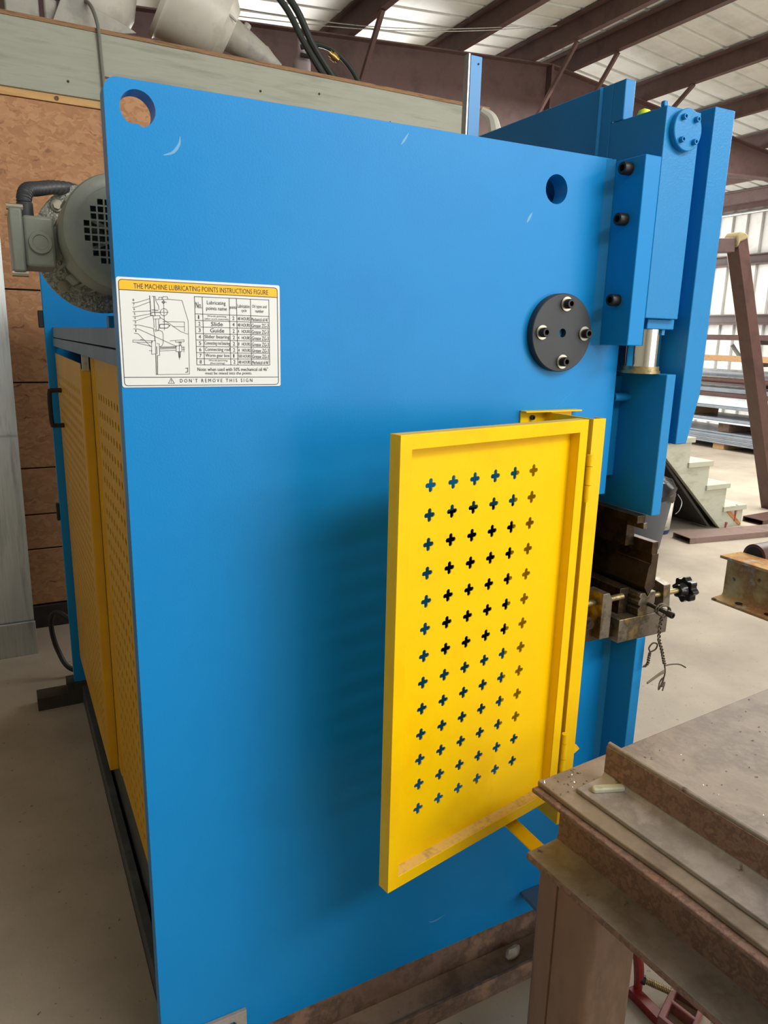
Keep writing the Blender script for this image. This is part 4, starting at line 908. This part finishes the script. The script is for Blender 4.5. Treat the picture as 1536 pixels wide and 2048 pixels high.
MB().lathe((4.24, 2.70, 0.0), (4.24, 2.70, 0.6), [(0, 0.14), (0.02, 0.155), (0.46, 0.215), (0.46, 0.228), (0.49, 0.228), (0.49, 0.205), (0.03, 0.14)], 40).build('can_body', BINGREY, TC)
bgm = MB(); rr = random.Random(2)
for j, (z, r_) in enumerate(((0.42, 0.230), (0.47, 0.238), (0.51, 0.235), (0.56, 0.20), (0.585, 0.13), (0.60, 0.0001))):
    for i in range(28):
        a = 2 * PI * i / 28; q = r_ * (1 + rr.uniform(-.05, .05)); bgm.v.append((4.24 + q * math.cos(a), 2.70 + q * math.sin(a), z + rr.uniform(-.015, .015)))
for j in range(5):
    for i in range(28): bgm.f.append((j * 28 + i, j * 28 + (i + 1) % 28, (j + 1) * 28 + (i + 1) % 28, (j + 1) * 28 + i))
bgm.build('bag_liner', BAG, TC)
# rectangular tubes on the floor
def rect_tube(name, p0, p1, wdt, h, t, material, label, cat='steel tube', group=None, z0=0.0):
    p0 = Vector((p0[0], p0[1], 0)); p1 = Vector((p1[0], p1[1], 0)); u = (p1 - p0).normalized(); v = Vector((-u.y, u.x, 0)); L = (p1 - p0).length
    mb = MB()
    ou = [(-wdt / 2, z0), (wdt / 2, z0), (wdt / 2, z0 + h), (-wdt / 2, z0 + h)]; inn = [(-wdt / 2 + t, z0 + t), (wdt / 2 - t, z0 + t), (wdt / 2 - t, z0 + h - t), (-wdt / 2 + t, z0 + h - t)]
    mb.plate(ou, [inn], lambda a, b, c: tuple(p0 + v * a + u * c + Vector((0, 0, b))), 0.0, L)
    return tag(mb.build(name, material, bevel=0.002), label, cat, group)
rect_tube('steel_tube', (4.735, 2.705), (7.6, 2.30), 0.20, 0.05, 0.006, TUBEBROWN, 'brown rectangular steel tube on the floor with its open end toward the stairs')
rect_tube('steel_tube', (5.86, 2.86), (9.5, 3.05), 0.20, 0.05, 0.006, STAINRED, 'reddish rectangular steel tube on the floor just right of the stair foot')
# leaning a-frame
AF = thing('a_frame', 'red brown steel frame leaning right of the slide plate', 'steel frame', (5.0, 3.2, 0))
def bar(p0, p1, s, side=(0, 1, 0)):
    p0, p1 = Vector(p0), Vector(p1); t = (p1 - p0).normalized(); y = Vector(side); x = t.cross(y).normalized(); y = x.cross(t)
    mb = MB(); c = [(-s, -s), (s, -s), (s, s), (-s, s)]
    vs = [p0 + x * a * 0.5 + y * b * 0.5 for a, b in c] + [p1 + x * a * 0.5 + y * b * 0.5 for a, b in c]
    return mb.add(vs, [(0, 1, 2, 3), (7, 6, 5, 4), (0, 4, 5, 1), (1, 5, 6, 2), (2, 6, 7, 3), (3, 7, 4, 0)])
bar((5.575, 3.2, 2.47), (6.62, 3.2, 0.0), 0.125).build('frame_leg', STAINRED, AF, bevel=0.004)
bar((3.55, 3.95, 2.30), (5.52, 3.2, 2.425), 0.115, (0, 0, 1)).build('frame_crossbar', STAINRED, AF, bevel=0.004)
bar((3.55, 3.95, 2.36), (3.3, 3.95, 0.0), 0.115).build('frame_leg', STAINRED, AF, bevel=0.004)
MB().prism([(5.50, 2.50), (5.53, 2.535), (5.59, 2.525), (5.63, 2.50), (5.60, 2.475), (5.53, 2.45), (5.505, 2.40), (5.49, 2.46)], 'y', 3.12, 3.27).build('old_foam', mat('foam_bits', '8A7C58', 0.9, cols=['978962', '766849'], scale=30), AF, bevel=0.012)
# rusty i-beam stand with roller on the right
RB = thing('roller_stand', 'flaking rusty beam stand with a roller at the right edge', 'roller stand', (1.8, -0.3, 0))
bx = 1.815
MB().prism([(bx - 0.015, 0.795), (bx + 0.10, 0.795), (bx + 0.10, 0.803), (bx + 0.05, 0.808), (bx + 0.046, 0.815), (bx + 0.046, 0.925), (bx + 0.05, 0.932), (bx + 0.10, 0.936), (bx + 0.10, 0.945), (bx + 0.0, 0.945), (bx + 0.0, 0.936), (bx + 0.036, 0.931), (bx + 0.038, 0.925), (bx + 0.038, 0.815), (bx + 0.034, 0.808), (bx - 0.015, 0.803)], 'y', -1.6, 0.20).build('beam', ORANGE, RB, bevel=0.0015)
for y in (0.12, 0.02, -0.10, -0.22): MB().cyl((bx + 0.012, y, 0.8055), (bx + 0.012, y, 0.8075), 0.011, 14).build('bolt_hole', GREYDARK, RB)
MB().lathe((bx + 0.105, 0.155, 0.940), (bx + 1.2, 0.155, 0.940), [(0.0, 0.030), (0.0, 0.040), (1.04, 0.040), (1.04, 0.0)], 28).build('roller', STAINRED, RB)
MB().lathe((bx + 0.1045, 0.155, 0.940), (bx + 0.2, 0.155, 0.940), [(0.0, 0.031), (0.002, 0.031), (0.06, 0.0)], 24).build('roller_bore', GREYDARK, RB)
MB().box(bx + 1.15, bx + 1.25, -1.6, 0.20, 0.795, 0.945).build('beam', ORANGE, RB)
for (x, y) in ((bx + 0.02, -1.3), (bx + 0.02, -0.75), (bx + 1.2, -1.3), (bx + 1.2, -0.75)): MB().box(x - 0.04, x + 0.04, y - 0.04, y + 0.04, 0, 0.795).build('leg', RUST, RB)

# material rack and stacked stock along the right wall
RK = thing('material_rack', 'brown steel storage rack along the white siding wall', 'rack', (10.9, 6.5, 0))
for y in (3.2, 5.9, 8.6):
    MB().box(10.95, 11.1, y - 0.07, y + 0.07, 0, 1.9).build('rack_upright', STAINRED, RK)
    for z in (0.95, 1.28, 1.60): MB().box(9.75, 10.95, y - 0.04, y + 0.04, z, z + 0.06).build('rack_arm', STAINRED, RK)
def stock(name, x0, x1, y0, y1, z0, z1, material, label, cat, group=None):
    return tag(MB().box(x0, x1, y0, y1, z0, z1).build(name, material, bevel=0.004), label, cat, group)
tag(MB().box(9.72, 10.6, 6.15, 6.35, 0.0, 0.09).build('timber_block', WOOD, bevel=0.006), 'short timber block on the floor under the lowest sheet bundle', 'timber block')
tag(MB().box(9.72, 10.6, 4.3, 4.5, 0.0, 0.09).build('timber_block', WOOD, bevel=0.006), 'timber block under the right end of the lowest sheet bundle', 'timber block')
tag(MB().box(9.72, 10.6, 8.2, 8.4, 0.0, 0.09).build('timber_block', WOOD, bevel=0.006), 'timber block under the left end of the lowest sheet bundle', 'timber block')
zz = 0.09
labs = ['lowest', 'second lowest', 'third', 'fourth', 'fifth', 'top']
for i, (h, dx, mt) in enumerate(((0.03, 0, SHEETG), (0.02, 0.03, SHEETM), (0.03, 0.01, SHEETG), (0.02, 0.04, SHEETM), (0.04, 0.02, SHEETG), (0.03, 0.10, SHEETG))):
    stock('steel_sheet', 9.68 + dx, 10.75, 3.5 + 0.05 * i, 8.8 - 0.1 * i, zz, zz + h - 0.004, mt, labs[i] + ' sheet in the bundle lying on timber blocks', 'steel sheet', 'sheets in the floor bundle'); zz += h
for i, y in enumerate((4.4, 6.3, 7.7)):
    tag(MB().box(9.85, 10.6, y - 0.1, y + 0.1, zz, 0.40).build('timber_spacer', RUST if i == 1 else WOOD, bevel=0.006), ('right', 'middle', 'left')[i] + ' spacer between the floor bundle and the bright sheet', 'spacer')
stock('steel_sheet', 9.75, 10.7, 3.4, 7.9, 0.40, 0.425, SHEETM, 'bright sheet lying on spacers above the floor bundle', 'steel sheet')
stock('steel_sheet', 9.78, 10.7, 3.4, 7.8, 0.43, 0.47, SHEETG, 'grey sheet lying on the bright sheet near the floor', 'steel sheet')
tag(MB().box(9.8, 10.6, 7.0, 7.12, 0.47, 0.62).build('timber_spacer', WOOD, bevel=0.006), 'pale timber batten under the large bright sheet pack', 'spacer')
tag(MB().box(9.8, 10.6, 4.6, 4.72, 0.47, 0.62).build('timber_spacer', WOOD, bevel=0.006), 'right timber batten under the large bright sheet pack', 'spacer')
stock('sheet_pack', 9.75, 10.7, 3.2, 8.9, 0.62, 0.66, SHEETG, 'grey bottom sheet of the large bright pack', 'steel sheet')
stock('sheet_pack', 9.80, 10.7, 3.2, 8.9, 0.665, 0.80, SHEETM, 'large bright white sheet pack under the brown bar', 'steel sheet')
stock('flat_bar', 9.78, 10.2, 3.2, 8.8, 0.805, 0.86, STAINRED, 'red brown bar lying on the bright sheet pack', 'steel bar')
stock('flat_bar', 9.85, 10.6, 3.2, 8.8, 0.865, 0.93, SHEETG, 'grey bar lying on the red brown bar below the rack arms', 'steel bar')
tag(MB().lathe((9.86, 5.05, 1.05), (9.86, 8.9, 1.05), [(0, 0.03), (0, 0.04), (3.8, 0.04), (3.8, 0.0)], 16).build('steel_pipe', STAINRED), 'brown pipe with open end on the lowest rack arms', 'pipe')
for i in range(4):
    tag(MB().box(9.95 + 0.2 * i, 10.12 + 0.2 * i, 3.3, 8.7, 1.012, 1.10 + 0.03 * i).build('steel_tube', (GALV, SHEETG, SHEETM, GALV)[i], bevel=0.006), ('first', 'second', 'third', 'fourth')[i] + ' grey tube from the front on the lowest rack arms', 'steel tube', 'tubes on the lowest rack arms')
tag(MB().box(9.78, 9.9, 3.0, 8.9, 1.342, 1.43).build('timber_beam', WOOD, bevel=0.006), 'yellowish timber beam on the middle rack arms', 'timber beam')
for i in range(7):
    y = 3.45 + 0.75 * i
    tag(MB().tube([(10.3, y, 1.342), (10.15, y + 0.12, 1.59)], 0.03, 8).build('pipe_offcut', SHEETG if i % 2 else GALV), ('rightmost', 'second from right', 'third from right', 'middle', 'third from left', 'second from left', 'leftmost')[i] + ' of the short grey offcuts on the middle rack arms', 'offcut', 'offcuts on the middle rack arms')
tag(MB().box(9.80, 9.95, 3.0, 8.9, 1.662, 1.74).build('steel_channel', STAINRED, bevel=0.004), 'red brown channel lying on the top rack arms', 'steel channel')
tag(MB().box(10.0, 10.4, 3.0, 8.9, 1.662, 1.72).build('steel_tube', GALV, bevel=0.004), 'grey tube bundle lying on the top rack arms', 'steel tube')
tag(MB().box(9.9, 10.05, 7.55, 7.75, 1.745, 1.95).build('timber_post', RUST, bevel=0.004), 'short brown post standing on the top rack channel', 'post')
